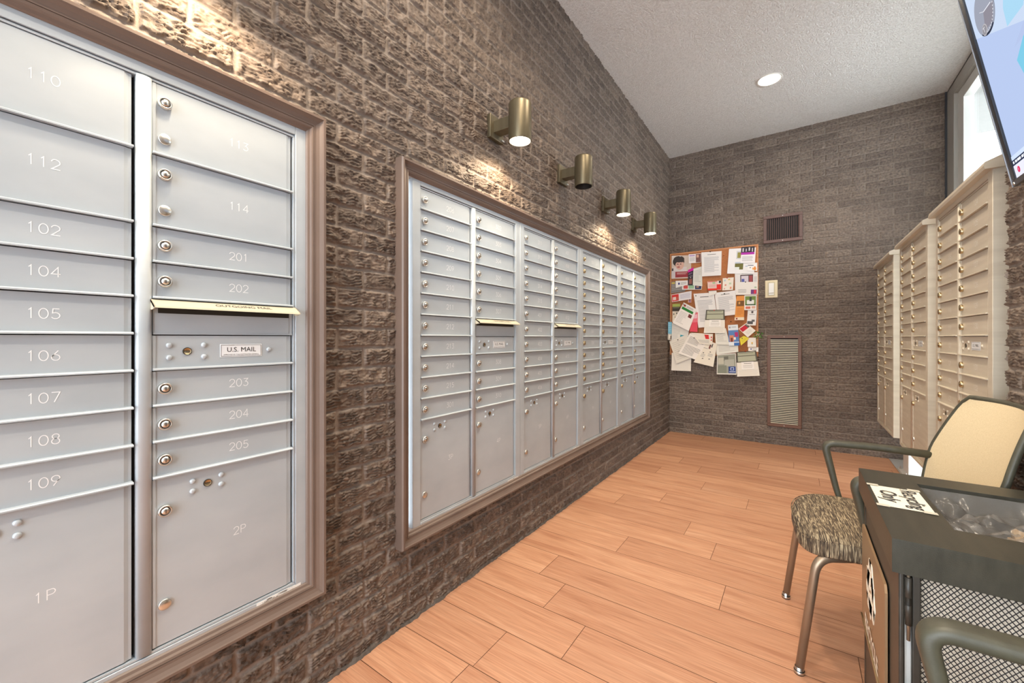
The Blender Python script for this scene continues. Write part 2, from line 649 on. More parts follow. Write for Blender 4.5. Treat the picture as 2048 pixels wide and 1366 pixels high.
HOLE_NEAR = (-1.0, 0.735, 0.35, 1.86)
HOLE_LONG = (1.10, 4.34, 0.35, 1.855)
zs = spaced([(0.0, 2.4, 0.0034), (2.4, CEIL, 0.0042)])
brick_wall('wall_left', spaced([(FRONT, -0.2, 0.03), (-0.2, 2.4, 0.0036), (2.4, BACK, 0.006)]), zs, (0, 0, 0), (0, 1, 0), (1, 0, 0), 3, [HOLE_NEAR, HOLE_LONG])
brick_wall('wall_back', spaced([(0.0, WIN, 0.0055)]), spaced([(0.0, CEIL, 0.0042)]), (0, BACK, 0), (1, 0, 0), (0, -1, 0), 21, u_shift=0.098, joint=0.0030, pale=0.5)
brick_wall('wall_right', spaced([(FRONT, -0.8, 0.04), (-0.8, 1.6, 0.009), (1.6, PIER_END, 0.0036)]), zs, (PIER, 0, 0), (0, 1, 0), (-1, 0, 0), 43)
w = MB()
w.box((PIER + 0.001, FRONT, 0), (PIER + 0.12, PIER_END - 0.001, CEIL), M_BRICK)
w.box((PIER + 0.12, PIER_END - 0.1, 0), (WIN + 0.1, PIER_END - 0.001, CEIL), M_BRICK)
w.box((WIN, PIER_END - 0.1, 0), (WIN + 0.1, 3.25, CEIL), M_BRICK)
w.build('wall_pier', kind='structure')

# floor: every plank a quad of its own in one mesh
ROWS = {0: (.372, 1.62), 1: (.614,), 2: (.416, 1.66), 3: (.27, 1.5), 4: (1.042,), 5: (.506, 1.75), 6: (.942,), 7: (.766,), 8: (.26, 1.5), 9: (.514, 1.76),
        10: (1.032,), 11: (.71, 1.95), 12: (.31, 1.55), 13: (.606, 1.85), 14: (.41, 1.465), 15: (1.03,), 16: (1.292,), 17: (.786, 2.0), 18: (1.08,), 19: (.42, 1.47)}
fl = MB()
cl = fl.bm.loops.layers.float_color.new('plank')
FLOOR_X1 = 2.045
for r in range(-16, 21):
    y0 = 1.1165 + 0.2085 * r
    y1 = y0 + 0.2085
    if y0 > BACK:
        continue
    js = sorted(ROWS.get(r, (random.uniform(.2, .6), random.uniform(1.3, 1.8))))
    xs = [-0.02] + list(js) + [FLOOR_X1 if y1 > PIER_END else 2.05]
    for xa, xb in zip(xs, xs[1:]):
        f = fl.poly([(xa + .0011, y0 + .0011, 0), (xb - .0011, y0 + .0011, 0), (xb - .0011, min(y1, BACK) - .0011, 0), (xa + .0011, min(y1, BACK) - .0011, 0)], M_PLANK)
        v = (random.random(), random.random(), 0, 1)
        for lp in f.loops:
            lp[cl] = v
fl.poly([(-0.1, FRONT, -.0025), (WIN + .1, FRONT, -.0025), (WIN + .1, BACK + .1, -.0025), (-0.1, BACK + .1, -.0025)], M_GAP)
fl.build('floor', kind='structure')
s = MB()
s.box((FLOOR_X1, PIER_END, -.002), (WIN, BACK, .004), M_SILL, .001)
s.build('trim_3', kind='structure')

# rough grey mortar fillet along the foot of the left wall
m = MB()
ys = [FRONT + (BACK - FRONT) * i / 900 for i in range(901)]
hz = 0.013 + 0.008 * (vnoise(np.array(ys) * 22, np.array(ys) * 0, 5) - .5) + 0.008 * (vnoise(np.array(ys) * 90, np.array(ys) * 0, 6) - .5)
hx = 0.016 + 0.008 * (vnoise(np.array(ys) * 18, np.array(ys) * 0, 7) - .5) + 0.006 * (vnoise(np.array(ys) * 80, np.array(ys) * 0, 8) - .5)
m.grid(lambda u, v: Vector(((0.0, .011, float(hx[round(u * 900)]))[round(v * 2)], ys[round(u * 900)], (float(hz[round(u * 900)]), float(hz[round(u * 900)]) * .75, .0002)[round(v * 2)])), 900, 2, noisy('grey_mortar', [(0.3, (74, 66, 60)), (0.7, (100, 91, 84))], (60, 60, 60), .9, 0, .6, (200, 200, 200)))
bmesh.ops.recalc_face_normals(m.bm, faces=m.bm.faces[:])
m.build('baseboard_left', kind='structure')

# ceiling with round openings for the downlights
DOWN = [(1.12, 4.20), (1.12, 2.3), (1.12, 0.5), (1.12, -1.3), (0.75, 1.3)]  # first is seen; the rest are unseen, added to brighten the room
ce = MB()
cx0, cx1 = -0.1, WIN + 0.1
hw = 0.14
xs_ = sorted({cx0, cx1} | {p[0] + d for p in DOWN for d in (-hw, hw)})
ys_ = sorted({FRONT, BACK + .1} | {p[1] + d for p in DOWN for d in (-hw, hw)})
for xa, xb in zip(xs_, xs_[1:]):
    for ya, yb in zip(ys_, ys_[1:]):
        if not any(abs((xa + xb) / 2 - p[0]) < hw and abs((ya + yb) / 2 - p[1]) < hw for p in DOWN):
            ce.poly([(xa, ya, CEIL), (xa, yb, CEIL), (xb, yb, CEIL), (xb, ya, CEIL)], M_CEIL)
for dx, dy in DOWN:
    for i in range(32):
        a0, a1 = 2 * PI * i / 32, 2 * PI * (i + 1) / 32
        def sq(a):
            k = hw / max(abs(math.cos(a)), abs(math.sin(a)))
            return (dx + k * math.cos(a), dy + k * math.sin(a), CEIL)
        def rd(a):
            return (dx + .082 * math.cos(a), dy + .082 * math.sin(a), CEIL)
        ce.poly([rd(a0), sq(a0), sq(a1), rd(a1)], M_CEIL)
ce.build('ceiling', kind='structure')

M_BULB = emit((255, 244, 225), 3.0, 'downlight_bulb')
for i, (dx, dy) in enumerate(DOWN):
    t = thing('ceiling_downlight', 'round white recessed downlight in the textured ceiling near the back wall' if i == 0 else 'recessed downlight in the ceiling nearer the lobby, overhead', 'ceiling light', (dx, dy, CEIL), 0, None if i == 0 else 'downlights nearer the lobby')
    b = MB()
    b.lathe([(.082, .0), (.098, -.004), (.099, -.001), (.099, .002)], M_WHITE, seg=36)
    b.build('trim_ring', t)
    b = MB()
    b.lathe([(.0825, 0.0), (.074, .05), (.066, .10)], M_WHITE, seg=36)
    b.build('reflector', t)
    b = MB()
    b.lathe([(.067, .0985), (0.0, .0985)], M_BULB, seg=36)
    b.build('bulb', t)
    lamp('downlight_glow', 'SPOT', (0, 0, .06), DOWN_W, (1.0, .83, .64), .06, 150, .8, (0, 0, 0), t)

# ------------------------------------------------------------------ brown mouldings round the recessed mailbox banks
def moulding(name, y0, y1, z0, z1):
    prof = [(0, -.03), (0, .046), (.004, .052), (.011, .052), (.0125, .047), (.020, .041), (.029, .037), (.035, .037), (.0362, .034), (.0374, .037),
            (.043, .035), (.046, .029), (.052, .026), (.055, .022), (.055, -.03)]
    m = MB()
    loops = []
    for w_, d in prof:
        loops.append([m.bm.verts.new(p) for p in ((d, y0 + w_, z0 + w_), (d, y1 - w_, z0 + w_), (d, y1 - w_, z1 - w_), (d, y0 + w_, z1 - w_))])
    k = m.mi(M_TRIM)
    for a, b in zip(loops, loops[1:]):
        for i in range(4):
            f = m.bm.faces.new((a[i], a[(i + 1) % 4], b[(i + 1) % 4], b[i]))
            f.material_index = k
    bmesh.ops.recalc_face_normals(m.bm, faces=m.bm.faces[:])
    return m.build(name, kind='structure')


moulding('trim_1', -0.965, 0.76, 0.326, 1.884)
moulding('trim_2', 1.074, 4.366, 0.326, 1.879)

# ------------------------------------------------------------------ mailbox units
ROWH = 0.0891
ZTOP = 1.796
ZBOT = 0.398


def lock_mesh(dark):
    m = MB()
    ring = M_BRASS if dark else M_CHROME  # warm reflection painted onto the farther chrome locks as a yellower metal
    m.lathe([(.0148, 0), (.0148, .0075), (.0132, .0105), (.0112, .0105), (.0104, .0088), (.0082, .0088), (.0080, .0115), (.0, .0115)], ring, axis=(0, -1, 0), seg=22,
            mats=[ring] * 4 + [M_SHADOWGAP] + [ring] * 2)
    m.box((-.0007, -.0119, -.0050), (.0007, -.0113, .0050), M_DARK)
    return m.build('lock')


def master_mesh():
    m = MB()
    m.lathe([(.0098, 0), (.0098, .0022), (.0082, .0022), (.0078, .0014), (0, .0014)], M_DARK, axis=(0, -1, 0), seg=22, mats=[M_DARK, M_DARK, M_BRASS, M_BRASS])
    m.box((-.0062, -.0022, -.0007), (.0062, -.0014, .0007), M_DARK)
    return m.build('master_lock')


def stud_mesh():
    m = MB()
    m.lathe([(.0134, 0), (.0134, .004), (.0124, .0052), (0, .0052)], M_CHROME, axis=(0, -1, 0), seg=22)
    return m.build('stud')


PROTO = {'lock': lock_mesh(False), 'brass_lock': lock_mesh(True), 'master_lock': master_mesh(), 'stud': stud_mesh()}
PROTO['brass_lock'].name = 'lock'


def put(kind, parent, loc):
    c = copy_part(PROTO[kind], parent, loc)
    c.name = 'lock' if kind == 'brass_lock' else kind
    return c


def rivet(m, x, z, mat, y=-.0):
    m.lathe([(.0068, 0), (.0064, .0026), (.0042, .0044), (0, .0050)], mat, (x, y, z), (0, -1, 0), 12)


def door_panel(m, x0, x1, z0, z1, mat, lip=True):
    """a door leaf: panel, bent right flange, bottom lip; y is negative towards the viewer"""
    m.box((x0 + .001, .012, z0 + .0015), (x1 - .0190, 0, z1 - .0012), mat)
    m.box((x0 + .0005, .012, z0 + .0015), (x0 + .0075, -.0022, z1 - .0012), mat, .0009, 1)
    m.prism([(x1 - .0192, 0), (x1 - .0105, .0035), (x1 - .0050, .0035), (x1 - .0050, .012), (x1 - .0192, .012)], z0 + .0015, z1 - .0012, mat, (0, 1, 2))
    if lip:
        m.prism([(0, z0 + .0075), (-.0085, z0 + .0062), (-.0105, z0 + .0042), (-.0105, z0 + .0012), (.006, z0 + .0012), (.006, z0 + .0075)], x0 + .0005, x1 - .0035, mat, (1, 2, 0))


def mail_unit(name, label, loc, rz, cols, numbers, mat, layout, warm_tint_locks, group, ink, cat='mailbox unit', depot=False):
    """layout per column: list of (kind, rows); viewer's right is +x, the viewer stands at -y"""
    t = thing(name, label, cat, loc, rz, group)
    fr = MB()
    W = 0.797
    zf0, zf1 = .340, 1.850
    if depot:
        W = 0.80
        zf0, zf1 = .372, 1.832
    D_ = .05 if not depot else .40
    # dark cavity behind the doors, frame rails, mullion with a rounded nose
    fr.box((.01, .022, zf0 + .01), (W - .01, D_, zf1 - .005), M_SHADOWGAP if not depot else mat)
    if depot:
        fr.box((.012, .016, zf0 + .01), (W - .012, .024, zf1 - .006), M_SHADOWGAP)
    fr.box((.0005, -.006, zf0), (cols[0][0] - .002, .022, zf1), mat, .0015, 1)
    fr.box((cols[1][1] + .006, -.006, zf0), (W - .0005, .022, zf1), mat, .0015, 1)
    fr.box((cols[1][1] + .0005, -.0035, ZBOT), (cols[1][1] + .0045, .022, ZTOP), mat)
    fr.box((cols[0][0] - .002, -.006, ZTOP + .009), (cols[1][1] + .006, .022, zf1), mat, .0012, 1)
    fr.box((cols[0][0] - .002, -.002, ZTOP + .001), (cols[1][1] + .004, .022, ZTOP + .006), mat)
    fr.box((cols[0][0] - .002, -.007, zf0), (cols[1][1] + .006, .022, ZBOT - .008), mat, .0012, 1)
    fr.box((cols[0][0] - .002, -.004, ZBOT - .0065), (cols[1][1] + .004, .022, ZBOT - .002), mat)
    mx0, mx1 = cols[0][1] + .002, cols[1][0] - .001
    xm = (mx0 + mx1) / 2
    fr.prism([(mx0, .022), (mx0, -.004), (mx0 + .004, -.0065), (xm - .004, -.0080), (xm + .004, -.0080), (mx1 - .004, -.0065), (mx1, -.004), (mx1, .022)], ZBOT - .004, ZTOP + .004, mat, (0, 1, 2), True)
    if depot:
        for xx in (0, W):
            fr.box((xx - .001, -.004, zf0), (xx + .001, D_, zf1 + .003), mat)
        fr.box((0, .0, zf1 - .006), (W, D_, zf1), mat)
        fr.box((0, .0, zf0), (W, D_, zf0 + .004), mat)
    fr.build('frame', t)
    it = iter(numbers)
    for c, col in enumerate(layout):
        x0, x1 = cols[c]
        w_ = x1 - x0
        z = ZTOP
        for kind, rows in col:
            h = rows * ROWH if kind != 'parcel' else z - ZBOT
            zb = z - h
            m = MB()
            if kind == 'slot':
                m.box((x0 + .002, .012, zb + .004), (x1 - .002, .0, z - .022), mat)
                m.box((x0 + .004, -.0012, zb + .006), (x1 - .012, .0, z - .034), mat, .0008, 1)
                m.box((x0 + .002, .012, zb + .0015), (x1 - .003, -.003, zb + .006), mat)
                d = m.build('outgoing_mail_panel', t)
                hd = MB()
                hz = z - .001
                hd.prism([(.0, hz), (-.006, hz), (-.034, hz - .017), (-.036, hz - .022), (-.030, hz - .0215), (-.006, hz - .006), (0, hz - .006)], x0 - .004, x1 + .006, M_HOOD, (1, 2, 0))
                for xe in (x0 - .004, x1 + .004):
                    hd.prism([(.0, hz), (-.006, hz), (-.034, hz - .017), (-.036, hz - .022), (-.02, hz - .026), (0, hz - .026)], xe, xe + .002, M_HOOD, (1, 2, 0))
                hd.box((x0 + .012, -.001, hz - .034), (x1 - .012, .002, hz - .007), M_DARK)
                dirn = Vector((0, -.028, -.017)).normalized()
                nrm = Vector((0, -.017, .028)).normalized()
                hd.text('OUTGOING MAIL', .0165, M_INK, Vector((x0 + w_ * .58, -.0210, hz - .0091)) + nrm * .0010, (1, 0, 0), -dirn, squeeze=1.1)
                hd.build('mail_slot_hood', d)
            elif kind == 'us':
                door_panel(m, x0, x1, zb, z, mat)
                zc = (zb + z) / 2 + .003
                for rx in (.034, .108):
                    for dz in (-.0155, .0155):
                        rivet(m, x0 + rx, zc + dz, mat)
                rivet(m, x0 + .272, zc, mat)
                d = m.build('master_door', t)
                put('master_lock', d, (x0 + .071, -.0002, zc))
                p = MB()
                lx0, lx1 = x0 + .145, x0 + .252
                p.box((lx0, -.0012, zc - .019), (lx1, 0, zc + .017), M_LABEL, .0005, 1)
                e = .0022
                for a, b in (((lx0 + e, zc - .019 + e), (lx1 - e, zc - .019 + e + .0009)), ((lx0 + e, zc + .017 - e - .0009), (lx1 - e, zc + .017 - e)),
                             ((lx0 + e, zc - .019 + e), (lx0 + e + .0009, zc + .017 - e)), ((lx1 - e - .0009, zc - .019 + e), (lx1 - e, zc + .017 - e))):
                    p.box((a[0], -.0015, a[1]), (b[0], -.0011, b[1]), M_INK)
                p.text('U.S. MAIL', .0185, M_INK, ((lx0 + lx1) / 2, -.0016, zc + .0012), (1, 0, 0), (0, 0, 1))
                p.text('APPROVED BY THE POSTMASTER GENERAL', .0048, M_INK, ((lx0 + lx1) / 2, -.0016, zc - .0125), (1, 0, 0), (0, 0, 1), squeeze=.98)
                p.build('label_plate', d)
            else:
                num = next(it)
                door_panel(m, x0, x1, zb, z, mat, kind != 'parcel')
                lk = 'brass_lock' if warm_tint_locks else 'lock'
                if kind == 'parcel':
                    for rx in (.083, .148):
                        for dz in (-.013, .013):
                            rivet(m, x0 + rx, z - .040 + dz, mat)
                    m.strokes(num, .021, ink, (x0 + w_ * .565, -.0004, z - .195), (1, 0, 0), (0, 0, 1), .0016)
                    d = m.build('parcel_door', t)
                    put('master_lock', d, (x0 + .116, -.0002, z - .040))
                    put(lk, d, (x0 + .0245, 0, z - .083))
                    put('stud', d, (x0 + .0245, 0, z - .318))
                elif kind == 'tall':
                    m.strokes(num, .021, ink, (x0 + w_ * .56, -.0004, z - .082), (1, 0, 0), (0, 0, 1), .0016)
                    d = m.build('mailbox_door', t)
                    put(lk, d, (x0 + .0245, 0, z - .045))
                    put('stud', d, (x0 + .0245, 0, z - .134))
                else:
                    m.strokes(num, .021, ink, (x0 + w_ * .56, -.0004, (z + zb) / 2), (1, 0, 0), (0, 0, 1), .0016)
                    d = m.build('mailbox_door', t)
                    put(lk, d, (x0 + .0245, 0, (z + zb) / 2))
            z = zb
    return t


COLS = [(.045, .373), (.405, .748)]
L_A = [[('tall', 2)] * 2 + [('one', 1)] * 7 + [('parcel', 0)],
       [('tall', 2)] * 2 + [('one', 1)] * 2 + [('slot', 1), ('us', 1)] + [('one', 1)] * 3 + [('parcel', 0)]]
L_SLOT = [[('one', 1)] * 11 + [('parcel', 0)], [('one', 1)] * 6 + [('slot', 1), ('us', 1)] + [('one', 1)] * 3 + [('parcel', 0)]]
L_PLAIN = [[('one', 1)] * 11 + [('parcel', 0)], [('one', 1)] * 7 + [('us', 1)] + [('one', 1)] * 3 + [('parcel', 0)]]


def run(*spans):
    return [str(n) for a, b in spans for n in range(a, b + 1)]


XF = 0.014
RZL = PI / 2
G_WALL = 'silver mailbox units let into the left brick wall'
NUM_A = ['110', '112', '102', '104', '105', '106', '107', '108', '109', '1P', '113', '114', '201', '202', '203', '204', '205', '2P']
unit_a = mail_unit('mailbox_unit', 'nearest silver mailbox unit on the left, with the numbers 110, 114, 201 and 202', (XF, -.081, 0), RZL, COLS, NUM_A, M_SILVER, L_A, False, G_WALL, M_ENGRAVE)
unit_b = mail_unit('mailbox_unit', 'silver mailbox unit numbered 206 to 215 and 301, first in the long framed bank', (XF, 1.153, 0), RZL, COLS, run((206, 215), (301, 301)) + ['3P'] + run((302, 310)) + ['4P'], M_SILVER, L_SLOT, False, G_WALL, M_ENGRAVE)
unit_c = mail_unit('mailbox_unit', 'silver mailbox unit with an outgoing slot, second in the long framed bank', (XF, 1.950, 0), RZL, COLS, run((311, 315), (401, 406)) + ['5P'] + run((407, 415)) + ['6P'], M_SILVER, L_SLOT, False, G_WALL, M_ENGRAVE)
unit_d = mail_unit('mailbox_unit', 'silver mailbox unit without outgoing slot, third in the long framed bank', (XF, 2.747, 0), RZL, COLS, run((501, 511)) + ['7P'] + run((512, 515), (601, 606)) + ['8P'], M_SILVER, L_PLAIN, True, G_WALL, M_ENGRAVE)
unit_e = mail_unit('mailbox_unit', 'silver mailbox unit farthest along the left wall, under the last wall lamp', (XF, 3.544, 0), RZL, COLS, run((607, 615), (701, 702)) + ['9P'] + run((703, 712)) + ['10P'], M_SILVER, L_PLAIN, True, G_WALL, M_ENGRAVE)

# maker's stickers on the lower rails
st = MB()
st.box((.668, -.0075, .3835), (.733, -.0069, .3975 - .008 + .0005), M_WHITE)
st.box((.640, -.0075, .362), (.770, -.0069, .3885), M_WHITE)
st.text('FLORENCE', .0125, M_INK, (.742, -.0077, .3765), (1, 0, 0), (0, 0, 1), squeeze=.85)
st.text('USPS-STD-4C', .0085, M_INK, (.680, -.0077, .3815), (1, 0, 0), (0, 0, 1))
for k in range(3):
    st.box((.652, -.0077, .3745 - .004 * k), (.692, -.0074, .3757 - .004 * k), M_INK)
o = st.build('maker_sticker', unit_a)
o['label'] = 'white maker sticker with small print'
for u in (unit_b, unit_c, unit_d, unit_e):
    st = MB()
    st.box((.672, -.0076, .366), (.722, -.0069, .386), M_WHITE)
    st.box((.735, -.0076, .368), (.775, -.0069, .384), M_WHITE)
    for k in range(3):
        st.box((.676, -.0078, .380 - .005 * k), (.715, -.0075, .3815 - .005 * k), M_INK)
    st.build('maker_sticker', u)
    if u in (unit_d, unit_e):
        pass

# cream pedestal cabinets by the window
RZR = -PI / 2
DC = [(.046, .356), (.386, .746)]
DC = [(.045, .368), (.398, .748)]
G_PED = 'cream pedestal mailbox cabinets in front of the window'
ped_info = [(5.215, 'cream pedestal mailbox cabinet farthest from us, against the back wall', run((801, 811)) + ['11P'] + run((812, 815), (901, 906)) + ['12P']),
            (4.165, 'cream pedestal mailbox cabinet in the middle of the three by the window', run((907, 915), (101, 102)) + ['13P'] + run((103, 112)) + ['14P']),
            (3.195, 'cream pedestal mailbox cabinet closest to the brick pier and the chairs', run((113, 123)) + ['15P'] + run((124, 133)) + ['16P'])]
for (yy, lab, nums) in ped_info:
    t = mail_unit('mailbox_cabinet', lab, (1.952, yy, 0), RZR, DC, nums, M_CREAM, L_PLAIN, True, G_PED, M_WHITE, 'mailbox cabinet', True)
    c = MB()
    c.prism([(-.030, 1.828), (-.034, 1.840), (-.030, 1.856), (.030, 1.882), (.40, 1.882), (.42, 1.870), (.42, 1.828)], -.016, .816, M_CREAM, (1, 2, 0))
    c.build('cap', t)
    p = MB()
    p.box((.30, .13, .008), (.50, .36, .374), M_WHITE, .004)
    p.box((.27, .10, .004), (.53, .39, .012), M_WHITE, .002, 1)
    for px in (.285, .515):
        for py in (.115, .375):
            p.lathe([(.009, 0), (.009, .006), (.005, .006), (.005, .024), (0, .024)], M_CHROME, (px, py, .011), seg=10, smooth=False)
    p.build('pedestal', t)
for k in PROTO.values():
    bpy.data.objects.remove(k)

# ------------------------------------------------------------------ window wall behind the pedestal cabinets
gl = MB()
gl.box((WIN + .035, 3.25, .06), (WIN + .041, 5.10, CEIL - .12), M_GLASS)
g = None
wf = MB()
wf.box((WIN - .03, BACK - .20, 0), (WIN + .08, BACK, CEIL), M_WINFRAME, .002, 1)
wf.box((WIN - .03, 3.25, CEIL - .11), (WIN + .08, BACK - .2, CEIL - .012), M_WINFRAME, .002, 1)
wf.box((WIN - .02, 3.25, 0), (WIN + .08, BACK - .2, .07), M_WINSASH, .002, 1)
wf.box((WIN - .004, BACK - .34, .07), (WIN + .06, BACK - .2, CEIL - .11), M_WINSASH, .002, 1)
wf.box((WIN - .004, 3.25, CEIL - .21), (WIN + .06, BACK - .34, CEIL - .118), M_WINSASH, .002, 1)
wf.box((WIN - .02, 3.25, .07), (WIN + .07, 3.31, CEIL - .2), M_WINFRAME, .002, 1)
win = wf.build('window_1', kind='structure')
g = gl.build('window_pane', win)
cg = MB()
cg.box((WIN - .045, BACK - .016, 0), (WIN - .012, BACK - .002, CEIL), flat((58, 60, 66), .5))
cg.box((WIN - .03, PIER_END, CEIL - .013), (WIN + .08, BACK, CEIL + .004), flat((70, 70, 70), .6))
cg.build('trim_4', kind='structure')
# covered way outside the window: soffit and pale paving
so = MB()
so.box((WIN + .1, -2.0, 3.30), (5.6, 6.3, 3.46), M_SOFFIT)
so.build('soffit', kind='structure')
pv = MB()
pv.box((WIN + .09, -6, -.12), (9.0, 14, -.02), flat((196, 194, 188), .8))
pv.build('paving', kind='structure')

# ------------------------------------------------------------------ wall sconces
M_SLAMP = emit((255, 236, 205), 14.0, 'lit_sconce_lens')
sc_info = [(0.40, True, 'olive bronze wall lamp over the nearest mailbox unit'),
           (1.723, True, 'lit bronze cylinder wall lamp nearest us, above the corner of the long bank'),
           (2.472, False, 'unlit bronze cylinder wall lamp, second in the row of wall lamps'),
           (3.226, True, 'lit bronze cylinder wall lamp just beyond the unlit one'),
           (3.955, True, 'lit bronze cylinder wall lamp last in the row, nearest the back wall')]
for yy, lit, lab in sc_info:
    t = thing('wall_sconce', lab, 'wall lamp', (0.004, yy, 2.155), 0, 'bronze cylinder wall lamps along the brick wall')
    b = MB()
    b.box((.0, -.058, .045), (.022, .058, .165), M_BRONZE, .003)
    b.build('back_plate', t)
    b = MB()
    b.box((.02, -.029, .075), (.118, .029, .135), M_BRONZE, .002)
    b.build('arm', t)
    b = MB()
    b.box((.022, .03, .05), (.034, .05, .058), M_CHROME, .001)
    b.build('screw_cover', t)
    b = MB()
    b.lathe([(.0, .196), (.046, .196), (.0545, .193), (.058, .184), (.058, .004), (.0575, 0), (.0535, 0), (.0535, .05)], M_BRONZE, (.166, 0, 0), seg=40,
            mats=[M_BRONZE] * 6 + [M_WHITE if lit else M_BLACK])
    b.build('cylinder_shade', t)
    b = MB()
    if lit:
        b.lathe([(.0536, .012), (.03, .010), (0, .009)], M_SLAMP, (.166, 0, 0), seg=40)
        o = b.build('lens', t)
        lamp('sconce_glow', 'SPOT', (.166, 0, -.004), SCONCE_W, (1.0, .80, .56), .03, 150, .45, (0, 0, 0), t)
    else:
        b.lathe([(.0536, .055), (.03, .05), (0, .05)], M_BLACK, (.166, 0, 0), seg=40)
        o = b.build('lens', t)
        o['label'] = 'dark unlit lens'

# ------------------------------------------------------------------ back wall: registers, switch, cork board
t = thing('ceiling_register', 'dark brown air vent with upright slats, high on the back wall', 'air vent', (1.012, BACK - .019, 2.203))
b = MB()
W_, H_ = .355, .300
def ring(m, w_, h_, e, y0, y1, mat, bev=.003):
    m.box((0, y0, 0), (w_, y1, e), mat, bev, 1)
    m.box((0, y0, h_ - e), (w_, y1, h_), mat, bev, 1)
    m.box((0, y0, e * .98), (e, y1, h_ - e * .98), mat, bev, 1)
    m.box((w_ - e, y0, e * .98), (w_, y1, h_ - e * .98), mat, bev, 1)
ring(b, W_, H_, .033, -.022, .004, M_REGISTER)
for px, pz in ((W_ / 2, .016), (W_ / 2, H_ - .016)):
    b.lathe([(.005, 0), (.004, .002), (0, .0025)], M_CHROME, (px, -.022, pz), (0, -1, 0), 10)
b.build('frame', t)
b = MB()
b.box((.02, -.0055, .02), (W_ - .02, .005, H_ - .02), M_BLACK)
b.build('backing', t)
for i in range(15):
    b = MB()
    x = .042 + i * .0194
    b.prism([(x, -.016), (x + .0022, -.016), (x + .007, -.006), (x + .0048, -.006)], .032, H_ - .032, M_REGISTER, (0, 1, 2))
    b.build('slat', t)

t = thing('return_air_grille', 'tall brown framed grille with cream louvres, low on the back wall', 'air grille', (1.048, BACK - .019, .203))
W_, H_ = .310, .990
b = MB()
ring(b, W_, H_, .032, -.024, .004, flat((104, 70, 52), .45))
for px, pz in ((W_ / 2, .016), (W_ / 2, H_ - .016)):
    b.lathe([(.005, 0), (.004, .002), (0, .0025)], M_CHROME, (px, -.024, pz), (0, -1, 0), 10)
b.build('frame', t)
b = MB()
b.box((.02, -.0055, .02), (W_ - .02, .005, H_ - .02), M_BLACK)
b.build('backing', t)
NL = 48
for i in range(NL):
    b = MB()
    z = .036 + i * (H_ - .072) / NL
    b.prism([(-.020, z), (-.020, z + .0090), (-.018, z + .0095), (-.013, z + .006), (-.013, z)], .031, W_ - .031, M_HOOD, (1, 2, 0))
    b.build('louvre', t)

t = thing('wall_switch', 'cream wall plate with a white rocker, between cork board and vents', 'switch', (1.028, BACK - .017, 1.606))
b = MB()
b.box((0, -.008, 0), (.116, .006, .192), flat((222, 208, 172), .45), .004)
b.box((.024, -.010, .02), (.092, -.007, .172), flat((196, 184, 150), .5), .001, 1)
b.build('wall_plate', t)
b = MB()
b.box((.034, -.017, .052), (.082, -.009, .160), M_WHITE, .002)
b.box((.034, -.012, .030), (.082, -.009, .048), M_WHITE, .001)
b.build('rocker', t)

t = thing('cork_board', 'oak framed cork notice board crowded with papers in the back corner', 'notice board', (.018, BACK - .012, .957))
BW, BH = .946, 1.253
b = MB()
ring(b, BW, BH, .017, -.015, .004, M_OAK, .002)
b.build('frame', t)
b = MB()
b.box((.012, -.010, .012), (BW - .012, .003, BH - .012), M_CORK)
b.build('cork_panel', t)

C = lambda *rgb: flat(rgb, .75)
TXT = C(150, 148, 146)
TXT2 = C(104, 102, 100)


def lines(u0, v0, u1, v1, n, mat=TXT, th=.35, seed=1):
    r = random.Random(seed)
    out = []
    for i in range(n):
        v = v0 + (v1 - v0) * (i + .5) / n
        hh = (v1 - v0) / n * th / 2
        out.append((u0, v - hh, u1 - (u1 - u0) * r.choice([0, .02, .05, .3]), v + hh, mat))
    return out


